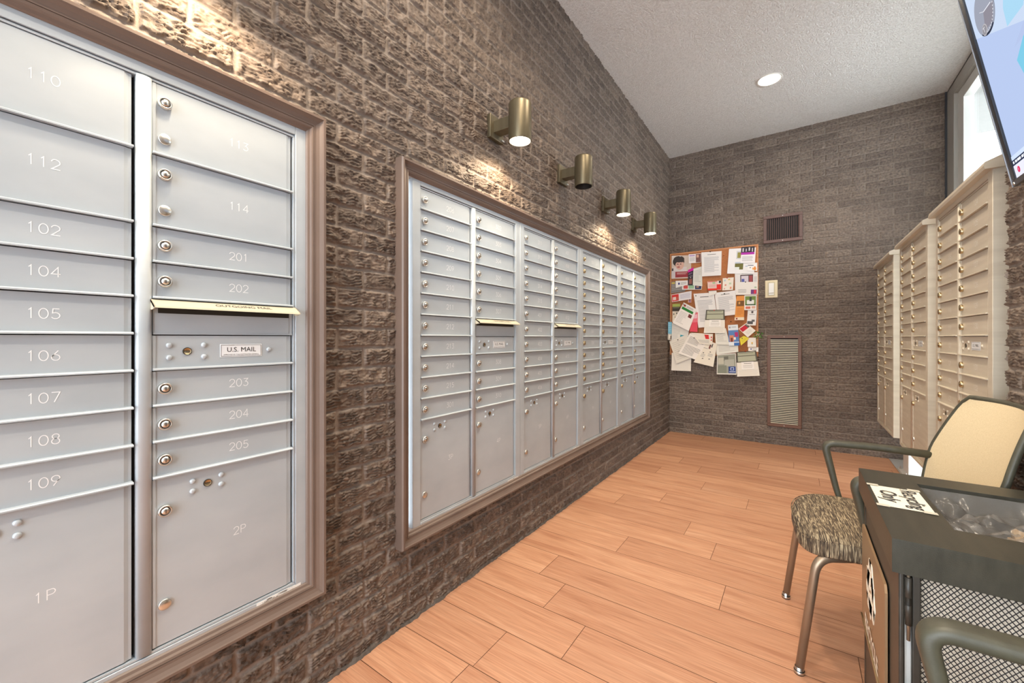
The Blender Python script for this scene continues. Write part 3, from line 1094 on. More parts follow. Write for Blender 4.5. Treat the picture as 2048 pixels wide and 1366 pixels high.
# content on a sheet: (u0, v0, u1, v1, material), v runs downwards
CONTENT = {
    'blank': (C(226, 220, 210), []),
    'lines': (C(222, 220, 210), lines(.12, .12, .85, .8, 9, C(186, 184, 178))),
    'letter': (C(232, 228, 224), [(.3, .10, .72, .12, TXT2)] + lines(.13, .2, .87, .84, 16, C(176, 174, 176), .4)),
    'ruled': (C(234, 228, 220), lines(.10, .10, .92, .42, 8, TXT2, .3) + lines(.10, .5, .92, .92, 8, TXT2, .3)),
    'portrait': (C(206, 190, 176), [(.0, .0, .5, .3, C(222, 212, 202)), (.02, .55, .5, .68, C(70, 64, 64)), (.10, .5, .78, .72, C(214, 204, 200)), (.2, .7, .92, .95, C(150, 52, 60)), (.28, .75, .8, .77, C(222, 190, 184)),
                                    (.28, .80, .74, .815, C(222, 190, 184)), (.0, .66, .2, .97, C(206, 196, 196))]),
    'cardphoto': (C(232, 226, 224), [(.58, .04, .98, .96, C(116, 78, 70)), (.64, .12, .82, .42, C(214, 168, 146)), (.06, .08, .5, .26, C(186, 160, 196))] + lines(.08, .36, .5, .8, 4)),
    'greypage': (C(128, 122, 118), lines(.05, .1, .95, .8, 5, C(184, 178, 172), .3) + [(.04, .05, .24, .2, C(206, 184, 96))]),
    'darkbro': (C(44, 38, 44), [(.0, .0, 1, .17, C(206, 28, 150)), (.1, .24, .8, .34, C(104, 84, 104)), (.2, .42, .9, .5, C(90, 80, 92)), (.2, .62, .8, .92, C(140, 84, 74))]),
    'strip3': (C(226, 222, 214), [(.08, .08, .3, .8, C(206, 76, 68)), (.34, .05, .62, .82, C(150, 186, 150)), (.66, .0, .98, .9, C(38, 44, 84)), (.72, .3, .86, .6, C(170, 130, 110))]),
    'card': (C(232, 228, 222), [(.2, .3, .34, .62, C(60, 62, 130))] + lines(.42, .25, .9, .75, 3)),
    'flyer2': (C(232, 230, 230), [(.3, .10, .62, .42, C(200, 202, 204)), (.34, .16, .56, .38, C(146, 138, 70)), (.27, .56, .58, .84, C(108, 104, 52)), (.27, .74, .44, .84, C(222, 226, 222)), (.27, .54, .58, .6, C(190, 200, 214)), (.66, .7, .9, .73, C(150, 170, 200))]),
    'newsletter': (C(222, 218, 216), [(.24, .1, .8, .54, C(70, 52, 54)), (.28, .15, .6, .5, C(206, 196, 204)), (.30, .3, .42, .45, C(84, 92, 160)), (.63, .15, .78, .5, C(150, 70, 74)), (.3, .03, .78, .06, TXT)] + lines(.84, .2, .97, .5, 4)),
    'event': (C(232, 228, 230), [(.0, .0, 1, .35, C(44, 40, 46)), (.0, .35, 1, .49, C(170, 44, 160)), (.1, .08, .2, .3, C(200, 196, 200)), (.34, .12, .42, .3, C(180, 176, 186)), (.56, .06, .66, .26, C(206, 204, 206)), (.8, .1, .88, .32, C(190, 186, 190))] + lines(.1, .58, .9, .9, 4)),
    'penleaf': (C(232, 230, 228), [(.02, .26, .62, .36, C(92, 98, 116)), (.5, .6, .9, .86, C(222, 150, 70)), (.68, .45, .84, .95, C(214, 134, 60)), (.2, .55, .34, .66, C(120, 118, 130))]),
    'mailer': (C(228, 222, 214), [(.70, .6, .97, .95, C(110, 60, 120)), (.84, .64, .94, .92, C(214, 52, 70)), (.86, .36, .96, .5, C(170, 186, 160))] + lines(.12, .55, .5, .85, 3)),
    'greeting': (C(226, 196, 186), [(.0, .8, .7, 1, C(222, 60, 40)), (.66, .38, .98, .96, C(222, 44, 32)), (.74, .0, .96, .36, C(226, 214, 206)), (.82, .02, .98, .24, C(36, 30, 30)), (.36, .06, .56, .3, C(170, 196, 150)), (.04, .02, .7, .08, C(210, 80, 70))] + lines(.08, .36, .6, .7, 3, C(206, 140, 130))),
    'kids': (C(232, 222, 208), [(.12, .14, .28, .26, C(170, 200, 206)), (.5, .08, .68, .2, C(222, 190, 120)), (.2, .5, .36, .64, C(226, 160, 140)), (.6, .4, .8, .54, C(186, 206, 170)), (.7, .74, .86, .9, C(230, 150, 120)), (.14, .8, .26, .92, C(222, 170, 160))]),
    'redcard': (C(226, 220, 220), [(.02, .08, .36, .94, C(206, 54, 50)), (.06, .4, .22, .8, C(226, 204, 196)), (.24, .46, .34, .86, C(190, 90, 70))] + lines(.44, .2, .94, .8, 4, C(170, 170, 196))),
    'tiny': (C(200, 150, 130), [(.3, .1, .7, .5, C(120, 80, 84)), (.25, .5, .8, .9, C(140, 110, 150))]),
    'greenblack': (C(60, 54, 46), [(.0, .0, 1, .4, C(160, 172, 88)), (.08, .5, .9, .56, C(150, 144, 120))]),
    'spots': (C(226, 214, 194), [(.1, .2, .26, .34, C(110, 104, 96)), (.5, .12, .64, .26, C(80, 76, 72)), (.3, .5, .42, .6, C(150, 140, 130))]),
    'orange': (C(222, 146, 70), [(.1, .2, .96, .42, C(120, 82, 44)), (.3, .24, .5, .34, C(214, 160, 90)), (.0, .88, 1, 1, C(230, 216, 192)), (.14, .9, .3, .97, C(150, 60, 50))] + lines(.2, .5, .85, .8, 5, C(196, 122, 56))),
    'green': (C(232, 230, 226), [(.06, .06, .94, .68, C(110, 134, 64)), (.2, .32, .8, .6, C(226, 226, 222)), (.42, .12, .6, .4, C(60, 66, 60)), (.1, .6, .9, .68, C(44, 84, 44)), (.1, .76, .5, .92, C(206, 110, 90)), (.6, .74, .9, .9, C(214, 170, 150))]),
    'chaise': (C(230, 228, 226), [(.4, .06, .62, .2, C(84, 74, 74)), (.2, .26, .8, .3, TXT), (.04, .72, .66, .92, C(80, 80, 84)), (.5, .62, .84, .76, C(96, 96, 100))]),
    'pink': (C(226, 120, 132), [(.0, .5, 1, 1, C(220, 74, 92)), (.3, .1, .9, .3, C(236, 190, 200))]),
    'tealpage': (C(224, 220, 212), [(.52, .52, .98, .64, C(70, 160, 176)), (.52, .64, .98, .9, C(70, 84, 50)), (.66, .66, .86, .88, C(130, 60, 40))] + lines(.08, .2, .5, .9, 9, C(196, 192, 184))),
    'cert': (C(232, 226, 214), [(.0, .0, 1, .44, C(92, 90, 80)), (.07, .04, .93, .40, C(176, 178, 154)), (.07, .17, .93, .20, C(96, 94, 82)), (.14, .06, .86, .09, C(136, 136, 118)), (.22, .43, .80, .73, C(240, 236, 230)), (.22, .73, .80, .735, TXT), (.34, .48, .7, .5, TXT2),
                                (.03, .76, .97, .765, TXT)] + lines(.3, .54, .74, .68, 3, C(190, 186, 178)) + lines(.06, .78, .94, .95, 3, C(214, 208, 196))),
    'bluebro': (C(222, 228, 232), [(.0, .26, 1, .82, C(90, 130, 186)), (.1, .5, .5, .8, C(206, 134, 104)), (.2, .62, .4, .82, C(110, 56, 44)), (.62, .36, .94, .58, C(178, 50, 110)), (.5, .6, .7, .72, C(232, 222, 214)), (.5, .86, 1, 1, C(58, 108, 178)), (.1, .08, .24, .16, C(150, 150, 170)), (.34, .08, .8, .14, C(190, 196, 200))]),
    'redpost': (C(232, 226, 216), [(.05, .06, .72, .42, C(196, 34, 56)), (.72, .06, .95, .42, C(100, 90, 84))] + lines(.2, .55, .8, .85, 3, C(206, 200, 190))),
    'yellow': (C(222, 206, 62), [(.35, .14, .5, .3, C(110, 104, 50))] + lines(.2, .4, .8, .8, 3, C(196, 180, 60))),
    'flower': (C(230, 224, 216), [(.44, .5, .62, .64, C(222, 168, 60)), (.5, .64, .56, .78, C(90, 120, 60)), (.0, .42, 1, .425, TXT)]),
    'marks': (C(226, 220, 208), [(.42, .28, .48, .32, C(60, 60, 60)), (.28, .52, .4, .56, C(80, 74, 70))] + lines(.1, .1, .8, .9, 10, C(208, 202, 192))),
    'diamond': (C(226, 218, 204), [(.6, .1, .8, .5, C(206, 40, 40)), (.9, .25, .96, .4, C(206, 50, 50)), (.9, .5, .96, .64, C(206, 50, 50))] + lines(.1, .6, .8, .9, 4)),
    'marks4': (C(230, 222, 206), [(.44, .1, .56, .3, C(110, 60, 54)), (.6, .06, .68, .22, C(40, 40, 44)), (.2, .5, .28, .54, TXT2), (.6, .4, .68, .44, TXT2), (.3, .74, .38, .78, TXT2), (.66, .7, .74, .74, TXT2), (.1, .3, .4, .32, TXT)] + lines(.16, .56, .4, .7, 3) + lines(.55, .48, .85, .62, 3)),
    'greenbar': (C(234, 228, 222), [(.06, .17, .86, .28, C(30, 120, 44)), (.1, .05, .24, .14, C(150, 60, 54)), (.64, .33, .86, .48, C(110, 44, 40))] + lines(.3, .05, .8, .14, 2, TXT2) + lines(.08, .36, .56, .88, 9, C(196, 190, 184))),
    'couple': (C(226, 222, 214), [(.03, .04, .97, .95, C(150, 152, 138)), (.06, .18, .36, .5, C(190, 186, 168)), (.36, .12, .6, .34, C(110, 110, 100)), (.4, .28, .9, .6, C(176, 176, 164)), (.05, .56, .5, .94, C(128, 132, 118)), (.6, .62, .97, .93, C(40, 66, 134)), (.7, .66, .88, .8, C(190, 204, 226)), (.73, .69, .85, .78, C(40, 66, 134)), (.64, .85, .94, .88, C(206, 214, 228))]),
}


def paper(name, cat, label, kind, q, layer, curl=.012, yb=None):
    """a sheet: corners q (X, Z) clockwise from top left, pinned at the top, the foot lifting off the wall"""
    base, parts = CONTENT[kind]
    y0 = (BACK - .0285 - .0011 * layer) if yb is None else yb
    P = [Vector((a, 0, c)) for a, c in q]
    r = random.Random(layer * 13 + 5)
    lift, tw = curl * (.4 + .9 * layer / 45), r.uniform(-.25, .25)

    def at(u, v, up=0.0):
        p = (P[0] * (1 - u) + P[1] * u) * (1 - v) + (P[3] * (1 - u) + P[2] * u) * v
        d = lift * v * v * (1 + tw * (2 * u - 1)) + .002 * (2 * u - 1) ** 2
        return Vector((p.x, y0 - d - up, p.z))
    m = MB()
    m.grid(lambda u, v: at(u, v), 6, 8, base)
    m.grid(lambda u, v: at(1 - u, v, -.0003), 6, 8, base)
    for i, (u0, v0, u1, v1, mat) in enumerate(parts):
        nu, nv = max(1, math.ceil((u1 - u0) * 12)), max(1, math.ceil((v1 - v0) * 16))
        m.grid(lambda a, b, i=i: at(u0 + (u1 - u0) * a, v0 + (v1 - v0) * b, .0004 + .00002 * i), nu, nv, mat)
    if kind == 'portrait':
        def disc(cu, cv, ru, rv, mat, up, a0=0, a1=360):
            pts = [at(cu, cv, up)] + [at(cu + ru * math.cos(math.radians(a0 + (a1 - a0) * k / 20)), cv + rv * math.sin(math.radians(a0 + (a1 - a0) * k / 20)), up) for k in range(21)]
            for a, b in zip(pts[1:], pts[2:]):
                m.poly([pts[0], a, b], mat)
        disc(.36, .26, .30, .22, C(58, 50, 48), .0006)
        disc(.42, .40, .22, .22, C(214, 172, 154), .0007)
        disc(.38, .16, .28, .14, C(62, 54, 52), .0008)
        disc(.36, .50, .08, .03, C(176, 92, 90), .0009)
        for ex in (.32, .47):
            disc(ex, .37, .045, .02, C(60, 46, 44), .0009)
        disc(.385, .43, .025, .04, C(196, 150, 132), .0009)
    o = m.build(name)
    tag(o, label, cat)
    return o


PAPERS = [
    ('poster', 'poster', 'poster of a face above a dark red block, top left of the cork board', 'portrait', [(0.041, 2.183), (0.266, 2.167), (0.266, 1.889), (0.038, 1.898)]),
    ('photo_card', 'card', 'small white card with a portrait photo, right of the face poster', 'cardphoto', [(0.238, 2.18), (0.376, 2.174), (0.376, 2.066), (0.241, 2.069)]),
    ('magazine_page', 'page', 'grey streaked page fragment under the face poster on the board left edge', 'greypage', [(0.034, 1.862), (0.231, 1.86), (0.198, 1.731), (0.034, 1.718)]),
    ('letter_page', 'page', 'pale green tinted letter half hidden behind the large white letter', 'lines', [(0.288, 1.997), (0.387, 2.019), (0.392, 1.781), (0.288, 1.799)]),
    ('brochure', 'brochure', 'narrow black brochure with magenta top pinned beside the face poster', 'darkbro', [(0.231, 1.988), (0.294, 2.018), (0.286, 1.8), (0.233, 1.803)]),
    ('photo_strip', 'card', 'strip card with red, green and dark blue pictures below the narrow black brochure', 'strip3', [(0.163, 1.812), (0.387, 1.801), (0.385, 1.741), (0.163, 1.755)]),
    ('business_card', 'card', 'tilted white card with a blue mark, over the grey streaked page', 'card', [(0.089, 1.868), (0.228, 1.864), (0.23, 1.811), (0.092, 1.781)]),
    ('letter_page', 'page', 'large white letter at the top middle of the cork board', 'letter', [(0.381, 2.184), (0.599, 2.175), (0.594, 1.893), (0.389, 1.897)]),
    ('flyer', 'flyer', 'wide white flyer with two landscape photos at the top right of the board', 'flyer2', [(0.675, 2.19), (0.942, 2.174), (0.925, 1.884), (0.656, 1.906)]),
    ('newsletter_page', 'page', 'white newsletter with a framed picture, on the board right edge', 'newsletter', [(0.734, 1.904), (0.959, 1.897), (0.959, 1.666), (0.737, 1.676)]),
    ('event_card', 'card', 'event card with dark crowd photo and purple band, top right of the board', 'event', [(0.799, 2.194), (0.931, 2.189), (0.922, 2.004), (0.792, 2.015)]),
    ('note_card', 'card', 'small white card with a pen and an orange leaf under the purple banded card', 'penleaf', [(0.862, 2.008), (0.954, 2.002), (0.954, 1.91), (0.862, 1.921)]),
    ('mailer', 'card', 'white mailer with a red and blue picture in its lower corner', 'mailer', [(0.743, 1.802), (0.958, 1.789), (0.956, 1.646), (0.743, 1.656)]),
    ('greeting_card', 'card', 'red and white greeting card in the middle of the board', 'greeting', [(0.449, 1.831), (0.596, 1.831), (0.596, 1.722), (0.454, 1.727)]),
    ('drawing_card', 'card', 'white card with faint multicoloured drawings below the large letter', 'kids', [(0.611, 1.857), (0.724, 1.858), (0.716, 1.714), (0.607, 1.714)]),
    ('letter_page', 'page', 'long white letter left of the board centre, behind the dark headed certificate', 'letter', [(0.296, 1.696), (0.518, 1.698), (0.565, 1.304), (0.353, 1.287)]),
    ('letter_page', 'page', 'white letter right of the board centre, below the multicoloured drawing card', 'letter', [(0.525, 1.693), (0.737, 1.708), (0.767, 1.433), (0.556, 1.414)]),
    ('paper_slip', 'note', 'small blank white slip under the red and white greeting card', 'blank', [(0.462, 1.717), (0.546, 1.719), (0.549, 1.677), (0.471, 1.662)]),
    ('photo_card', 'card', 'white card with a red photo at its left, on the board left edge', 'redcard', [(0.041, 1.701), (0.275, 1.732), (0.275, 1.634), (0.051, 1.608)]),
    ('snapshot', 'photo', 'tiny pinkish snapshot at the corner of the white card with a red photo', 'tiny', [(0.235, 1.643), (0.275, 1.641), (0.275, 1.59), (0.235, 1.592)]),
    ('business_card', 'card', 'green and black card on the board left edge', 'greenblack', [(0.056, 1.584), (0.147, 1.584), (0.144, 1.494), (0.056, 1.495)]),
    ('note_card', 'card', 'white card with grey spots directly below the green and black card', 'spots', [(0.056, 1.495), (0.142, 1.492), (0.138, 1.361), (0.056, 1.362)]),
    ('flyer', 'flyer', 'orange flyer with a white foot, right of the centre letters', 'orange', [(0.753, 1.641), (0.831, 1.64), (0.829, 1.366), (0.733, 1.367)]),
    ('photo_card', 'card', 'photo of white figures on green grass, on the board right edge', 'green', [(0.831, 1.644), (0.95, 1.64), (0.948, 1.477), (0.831, 1.478)]),
    ('flyer', 'flyer', 'white flyer with a dark lounge shape below the green grass photo', 'chaise', [(0.865, 1.477), (0.953, 1.474), (0.942, 1.303), (0.854, 1.308)]),
    ('brochure', 'brochure', 'pink and red leaflet peeking out behind the green barred flyer', 'pink', [(0.284, 1.461), (0.347, 1.473), (0.343, 1.236), (0.258, 1.242)]),
    ('letter_page', 'page', 'white page with a teal picture on the board left edge', 'tealpage', [(0.051, 1.349), (0.245, 1.256), (0.238, 1.125), (0.044, 1.112)]),
    ('letter_page', 'page', 'white page behind the blue and white brochure', 'lines', [(0.531, 1.234), (0.644, 1.279), (0.69, 1.087), (0.541, 1.089)]),
    ('letter_page', 'page', 'wide plain white page above the couple photo sheet', 'lines', [(0.541, 1.099), (0.767, 1.111), (0.773, 1.007), (0.549, 0.971)]),
    ('certificate', 'page', 'certificate with a dark engraved head, at the centre of the board', 'cert', [(0.437, 1.496), (0.632, 1.492), (0.637, 1.222), (0.414, 1.225)]),
    ('brochure', 'brochure', 'blue and white brochure with a busy group photo', 'bluebro', [(0.667, 1.313), (0.767, 1.318), (0.784, 1.081), (0.678, 1.076)]),
    ('postcard', 'card', 'tilted postcard with a red block, right of the blue and white brochure', 'redpost', [(0.773, 1.271), (0.851, 1.333), (0.942, 1.246), (0.865, 1.171)]),
    ('sticky_note', 'note', 'yellow sticky note below the tilted red postcard', 'yellow', [(0.784, 1.161), (0.828, 1.191), (0.88, 1.159), (0.8, 1.08)]),
    ('note_card', 'card', 'white card with a small yellow flower near the lower right of the board', 'flower', [(0.862, 1.169), (0.942, 1.169), (0.948, 1.066), (0.864, 1.065)]),
    ('business_card', 'card', 'small white card just above the lower certificate', 'card', [(0.871, 1.06), (0.967, 1.063), (0.967, 1.013), (0.871, 1.021)]),
    ('letter_page', 'page', 'blank white sheet hanging lowest at the left, below the board edge', 'blank', [(0.051, 0.983), (0.275, 0.984), (0.275, 0.768), (0.051, 0.768)]),
    ('letter_page', 'page', 'tilted white page with two small marks at the lower left of the board', 'marks', [(0.021, 1.124), (0.231, 1.21), (0.275, 0.927), (0.112, 0.854)]),
    ('letter_page', 'page', 'white page with a red diamond and red dots', 'diamond', [(0.271, 1.228), (0.512, 1.212), (0.506, 1.085), (0.369, 1.098)]),
    ('letter_page', 'page', 'tilted page of scattered dark marks hanging below the board', 'marks4', [(0.44, 1.136), (0.556, 1.099), (0.518, 0.829), (0.307, 0.878)]),
    ('letter_page', 'page', 'tilted page full of ruled text lines at the lower left of the board', 'ruled', [(0.261, 1.224), (0.449, 1.136), (0.347, 0.899), (0.138, 0.981)]),
    ('flyer', 'flyer', 'tilted white flyer with a green bar', 'greenbar', [(0.191, 1.596), (0.337, 1.505), (0.251, 1.249), (0.063, 1.349)]),
    ('photo_sheet', 'photo', 'grey photo sheet of a couple with a blue square, hanging below the board', 'couple', [(0.556, 0.972), (0.747, 0.994), (0.758, 0.751), (0.556, 0.747)]),
    ('certificate', 'page', 'second certificate with a dark engraved head, hanging at the lower right corner', 'cert', [(0.752, 1.007), (0.945, 1.028), (0.982, 0.752), (0.764, 0.73)]),
]
PINS = [
    ((0.485, 2.172), 'black push pin at the top of the large white letter'),
    ((0.33, 1.666), 'black push pin in the long white letter left of centre'),
    ((0.634, 1.672), 'black push pin in the white letter right of centre'),
    ((0.844, 1.79), 'black push pin in the white mailer'),
    ((0.127, 1.143), 'black push pin in the tilted page with two small marks'),
    ((0.311, 1.166), 'black push pin in the page full of ruled lines'),
    ((0.193, 1.573), 'black push pin at the tip of the green barred flyer'),
    ((0.528, 1.488), 'red push pin at the head of the central certificate'),
    ((0.844, 1.017), 'red push pin at the head of the lower certificate'),
    ((0.153, 2.156), 'white push pin in the forehead of the face poster'),
    ((0.662, 1.85), 'red push pin in the multicoloured drawing card'),
    ((0.693, 1.353), 'black push pin in bare cork above the blue brochure'),
    ((0.62, 2.122), 'orange push pin in bare cork at the top of the board'),
]

for i, (nm, ct, lb, kd, q) in enumerate(PAPERS):
    hang = min(c for a, c in q) < .9
    tag(paper(nm, ct, lb, kd, q, i, .020 if hang else .010), lb, ct, 'papers pinned to the cork board')
for i, ((px, pz), lb) in enumerate(PINS):
    m = MB()
    col = C(196, 40, 36) if lb.startswith('red') else C(230, 228, 224) if lb.startswith('white') else C(214, 120, 50) if lb.startswith('orange') else C(30, 30, 32)
    yy = BACK - .0285 - .0011 * 46 - .004
    if 'bare cork' in lb:
        yy = BACK - .0225
    m.lathe([(.0015, .03), (.0015, 0), (.0055, -.001), (.004, -.004), (.0045, -.009), (.006, -.011), (0, -.0125)], col, (px, yy, pz), (0, 1, 0), 12)
    tag(m.build('push_pin'), lb, 'pin', 'push pins on the cork board')

CONTENT['bluetag'] = (C(116, 178, 206), lines(.12, .06, .86, .55, 5, C(160, 206, 224)) + [(.0, .66, 1, 1, C(196, 188, 176)), (.3, .7, .7, .9, C(232, 226, 216)), (.66, .76, .96, .96, C(96, 72, 54))])
paper('hang_tag', 'tag', 'sky blue tag with a small photo foot, at the left edge of the cork board', 'bluetag', [(.012, 1.365), (.056, 1.362), (.054, 1.137), (.010, 1.142)], 50, .006)
m = MB()
rr = random.Random(3)
for k in range(26):
    a = rr.uniform(0, 2 * PI)
    d = rr.uniform(.0, .03)
    c0 = Vector((.962 + d * math.cos(a) * 1.2, BACK - .05 - rr.uniform(0, .02), 1.202 + d * math.sin(a)))
    di = Vector((math.cos(a), rr.uniform(-.5, .1), math.sin(a) * .8)).normalized()
    sd = di.cross(Vector((0, 1, 0))).normalized() * .007
    g_ = C(70, 106, 46) if k % 3 else C(110, 140, 70)
    m.poly([c0, c0 + di * .012 + sd, c0 + di * .026, c0 + di * .012 - sd], g_)
for k in range(4):
    m.lathe([(.0055, 0), (.004, .004), (0, .005)], C(214, 214, 190), (.950 + .008 * k, BACK - .074, 1.196 + .012 * (k % 2)), (0, -1, 0), 8)
m.lathe([(.002, 0), (.002, .07)], C(70, 90, 40), (.962, BACK - .08, 1.202), (0, 1, 0), 6)
tag(m.build('leaf_sprig'), 'small green leafy decoration pinned to the right edge of the cork board', 'decoration')

# ------------------------------------------------------------------ recycling bin
BX0, BX1, BY0, BY1, BZ = 1.475, 1.905, 1.122, 1.668, .76
OX0, OX1, OY0, OY1 = 1.590, 1.850, 1.245, 1.577
t = thing('recycling_bin', 'black square recycling bin with an open top, between the two chairs', 'recycling bin', (0, 0, 0))
b = MB()
R0 = .692
oc = [(BX0, BY0), (BX1, BY0), (BX1, BY1), (BX0, BY1)]
ic = [(OX0, OY0), (OX1, OY0), (OX1, OY1), (OX0, OY1)]
V = {(n_, i, z): b.bm.verts.new((*p, z)) for n_, cs_ in (('o', oc), ('i', ic)) for i, p in enumerate(cs_) for z in (R0, BZ)}
hard = []
for i in range(4):
    q_ = (i + 1) % 4
    for ids in ((('o', i, BZ), ('o', q_, BZ), ('i', q_, BZ), ('i', i, BZ)), (('o', q_, R0), ('o', i, R0), ('i', i, R0), ('i', q_, R0)),
                (('o', i, R0), ('o', q_, R0), ('o', q_, BZ), ('o', i, BZ)), (('i', q_, R0), ('i', i, R0), ('i', i, BZ), ('i', q_, BZ))):
        f = b.bm.faces.new([V[d_] for d_ in ids])
        f.material_index = b.mi(M_BINBLACK)
for e_ in b.bm.edges:
    if abs(e_.calc_face_angle(0)) > .5:
        hard.append(e_)
bmesh.ops.bevel(b.bm, geom=hard, offset=.005, segments=3, profile=.6, affect='EDGES')
for f in b.bm.faces:
    f.smooth = f.calc_area() < .004
b.build('rim', t)
b = MB()
e = .012
x0, x1, y0, y1 = BX0 + e, BX1 - e, BY0 + e, BY1 - e
for px, py in ((x0, y0), (x1 - .022, y0), (x0, y1 - .022), (x1 - .022, y1 - .022)):
    b.box((px, py, .0), (px + (.009 if (px == x0 and py == y0) else .022), py + .022, R0), M_BINDARK, .003, 1)
b.box((x0 + .002, y0 + .02, .03), (x0 + .010, y1 - .01, R0), M_BINDARK)
b.box((x1 - .010, y0 + .01, .03), (x1, y1 - .01, R0), M_BINDARK)
b.box((x0 + .01, y1 - .010, .03), (x1 - .01, y1, R0), M_BINDARK)
b.box((x0 + .005, y0 + .01, .012), (x1 - .005, y1 - .005, .05), M_BINDARK)
b.box((x0 + .02, y0 + .001, .03), (x0 + .033, y0 + .016, R0), M_BINDARK, .002, 1)
b.box((x0 + .30, y0 - .002, .03), (x1 - .02, y0 + .006, .585), M_BINDARK, .002, 1)
b.build('body', t)
b = MB()
b.box((x0 + .034, y0 + .020, .05), (x1 - .02, y0 + .024, .69), flat((240, 230, 214), .8))
b.box((x0 + .004, y0 + .022, .05), (x0 + .036, y0 + .026, .69), M_WHITE)
o = b.build('liner_panel', t)
o['label'] = 'pale liner behind the wire mesh'
# diamond wire mesh on the near face
b = MB()
mx0, mx1, mz0, mz1 = x0 + .031, x1 - .018, .05, R0 + .004
pitch, wr = .0088, .0009
M_WIRE = flat((36, 33, 30), .5)
n = int((mx1 - mx0 + (mz1 - mz0) * .8) / pitch) + 2
for sgn in (1, -1):
    for i in range(n):
        c = (mx0 - (mz1 - mz0) * .8 + i * pitch) if sgn > 0 else (mx0 + i * pitch)
        # line x = c + sgn * .8 * (z - mz0)
        za, zb = mz0, mz1
        xa, xb = c, c + sgn * .8 * (mz1 - mz0)
        def clip(x):
            return mz0 + (x - c) / (sgn * .8)
        if sgn > 0:
            if xa < mx0: za = clip(mx0)
            if xb > mx1: zb = clip(mx1)
        else:
            if xa > mx1: za = clip(mx1)
            if xb < mx0: zb = clip(mx0)
        if zb - za < .004:
            continue
        pa = Vector((c + sgn * .8 * (za - mz0), y0 + .010 + sgn * .0006, za))
        pb = Vector((c + sgn * .8 * (zb - mz0), y0 + .010 + sgn * .0006, zb))
        d = (pb - pa).normalized()
        s1 = Vector((-d.z, 0, d.x)) * wr
        s2 = Vector((0, wr * .7, 0))
        ring4 = [s1, s2, -s1, -s2]
        va = [b.bm.verts.new(pa + q_) for q_ in ring4]
        vb = [b.bm.verts.new(pb + q_) for q_ in ring4]
        k = b.mi(M_WIRE)
        for j in range(4):
            f = b.bm.faces.new((va[j], va[(j + 1) % 4], vb[(j + 1) % 4], vb[j]))
            f.material_index = k
b.build('wire_mesh', t)
b = MB()
for hz in (.655, .615, .42, .20):
    b.tube([(x0 + .0145, y0 + .001, hz - .028), (x0 + .0145, y0 + .001, hz + .028)], .0055, M_BINDARK, 10)
    b.tube([(x0 + .0145, y0 + .002, hz - .06), (x0 + .0145, y0 + .002, hz + .038)], .003, M_LEG, 8)
b.build('hinge', t)
# recycling plate on the left face
b = MB()
PX = x0 - .006
b.prism([(1.645, .325), (1.250, .325), (1.250, .585), (1.262, .600), (1.634, .600), (1.645, .590)], PX, PX + .005, M_PLATE, (1, 2, 0))
b.box((PX - .004, 1.25, .318), (PX + .005, 1.645, .326), M_BRASS, .001, 1)
cy, cz, k = 1.466, .480, .118


def rot(p, a):
    c, s = math.cos(a), math.sin(a)
    return (p[0] * c - p[1] * s, p[0] * s + p[1] * c)


M_SIGN = flat((238, 230, 214), .5)
for i in range(3):
    a = i * 2 * PI / 3
    bars = [[(-.36, .86), (.30, .86), (.46, .60), (-.16, .60)], [(.30, .86), (.52, .50), (.26, .36), (.12, .60)],
            [(.66, .56), (.34, .08), (.06, .50)]]
    bars = [[(-.62, .34), (-.26, .94), (.10, .94), (-.36, .18)], [(-.20, .94), (.24, .94), (.50, .50), (.20, .42)], [(.64, .60), (.36, .06), (.02, .38)]]
    for bar in bars[:2] + bars[2:]:
        pts = [rot((u * .9, v - .28), a) for u, v in bar]
        b.prism([(cy - u * k, cz + v * k) for u, v in pts], PX - .0012, PX, M_SIGN, (1, 2, 0))
b.text('RECYCLE', .056, M_SIGN, (PX - .0014, 1.452, .350), (0, -1, 0), (0, 0, 1), thin=.0012, squeeze=1.0)
b.build('front_plate', t)

# handwritten sign taped to the rim
m = MB()
zt = BZ + .0006
m.grid(lambda u, v: Vector((1.482 + .097 * u, 1.327 + .170 * v, zt + .0006 * math.sin(6 * v))), 4, 8, flat((232, 226, 208), .7))
for yy in (1.327, 1.497):
    for xx in (1.488, 1.57):
        m.poly([(xx - .012, yy - .008, zt + .0012), (xx + .012, yy - .008, zt + .0012), (xx + .012, yy + .008, zt + .0012), (xx - .012, yy + .008, zt + .0012)], flat((206, 202, 186), .3))
m.text('Recycling', .044, M_INK, (1.554, 1.412, zt + .0016), (0, -1, 0), (1, 0, 0), shear=.2, thin=.0004, squeeze=.92)
m.text('Only', .046, M_INK, (1.510, 1.412, zt + .0016), (0, -1, 0), (1, 0, 0), shear=.2, thin=.0004)
tag(m.build('paper_sign'), 'handwritten Recycling Only note taped to the bin rim', 'sign')


def h2(x, y, s=0):
    return float(vnoise(np.array([x]), np.array([y]), 77 + s)[0])


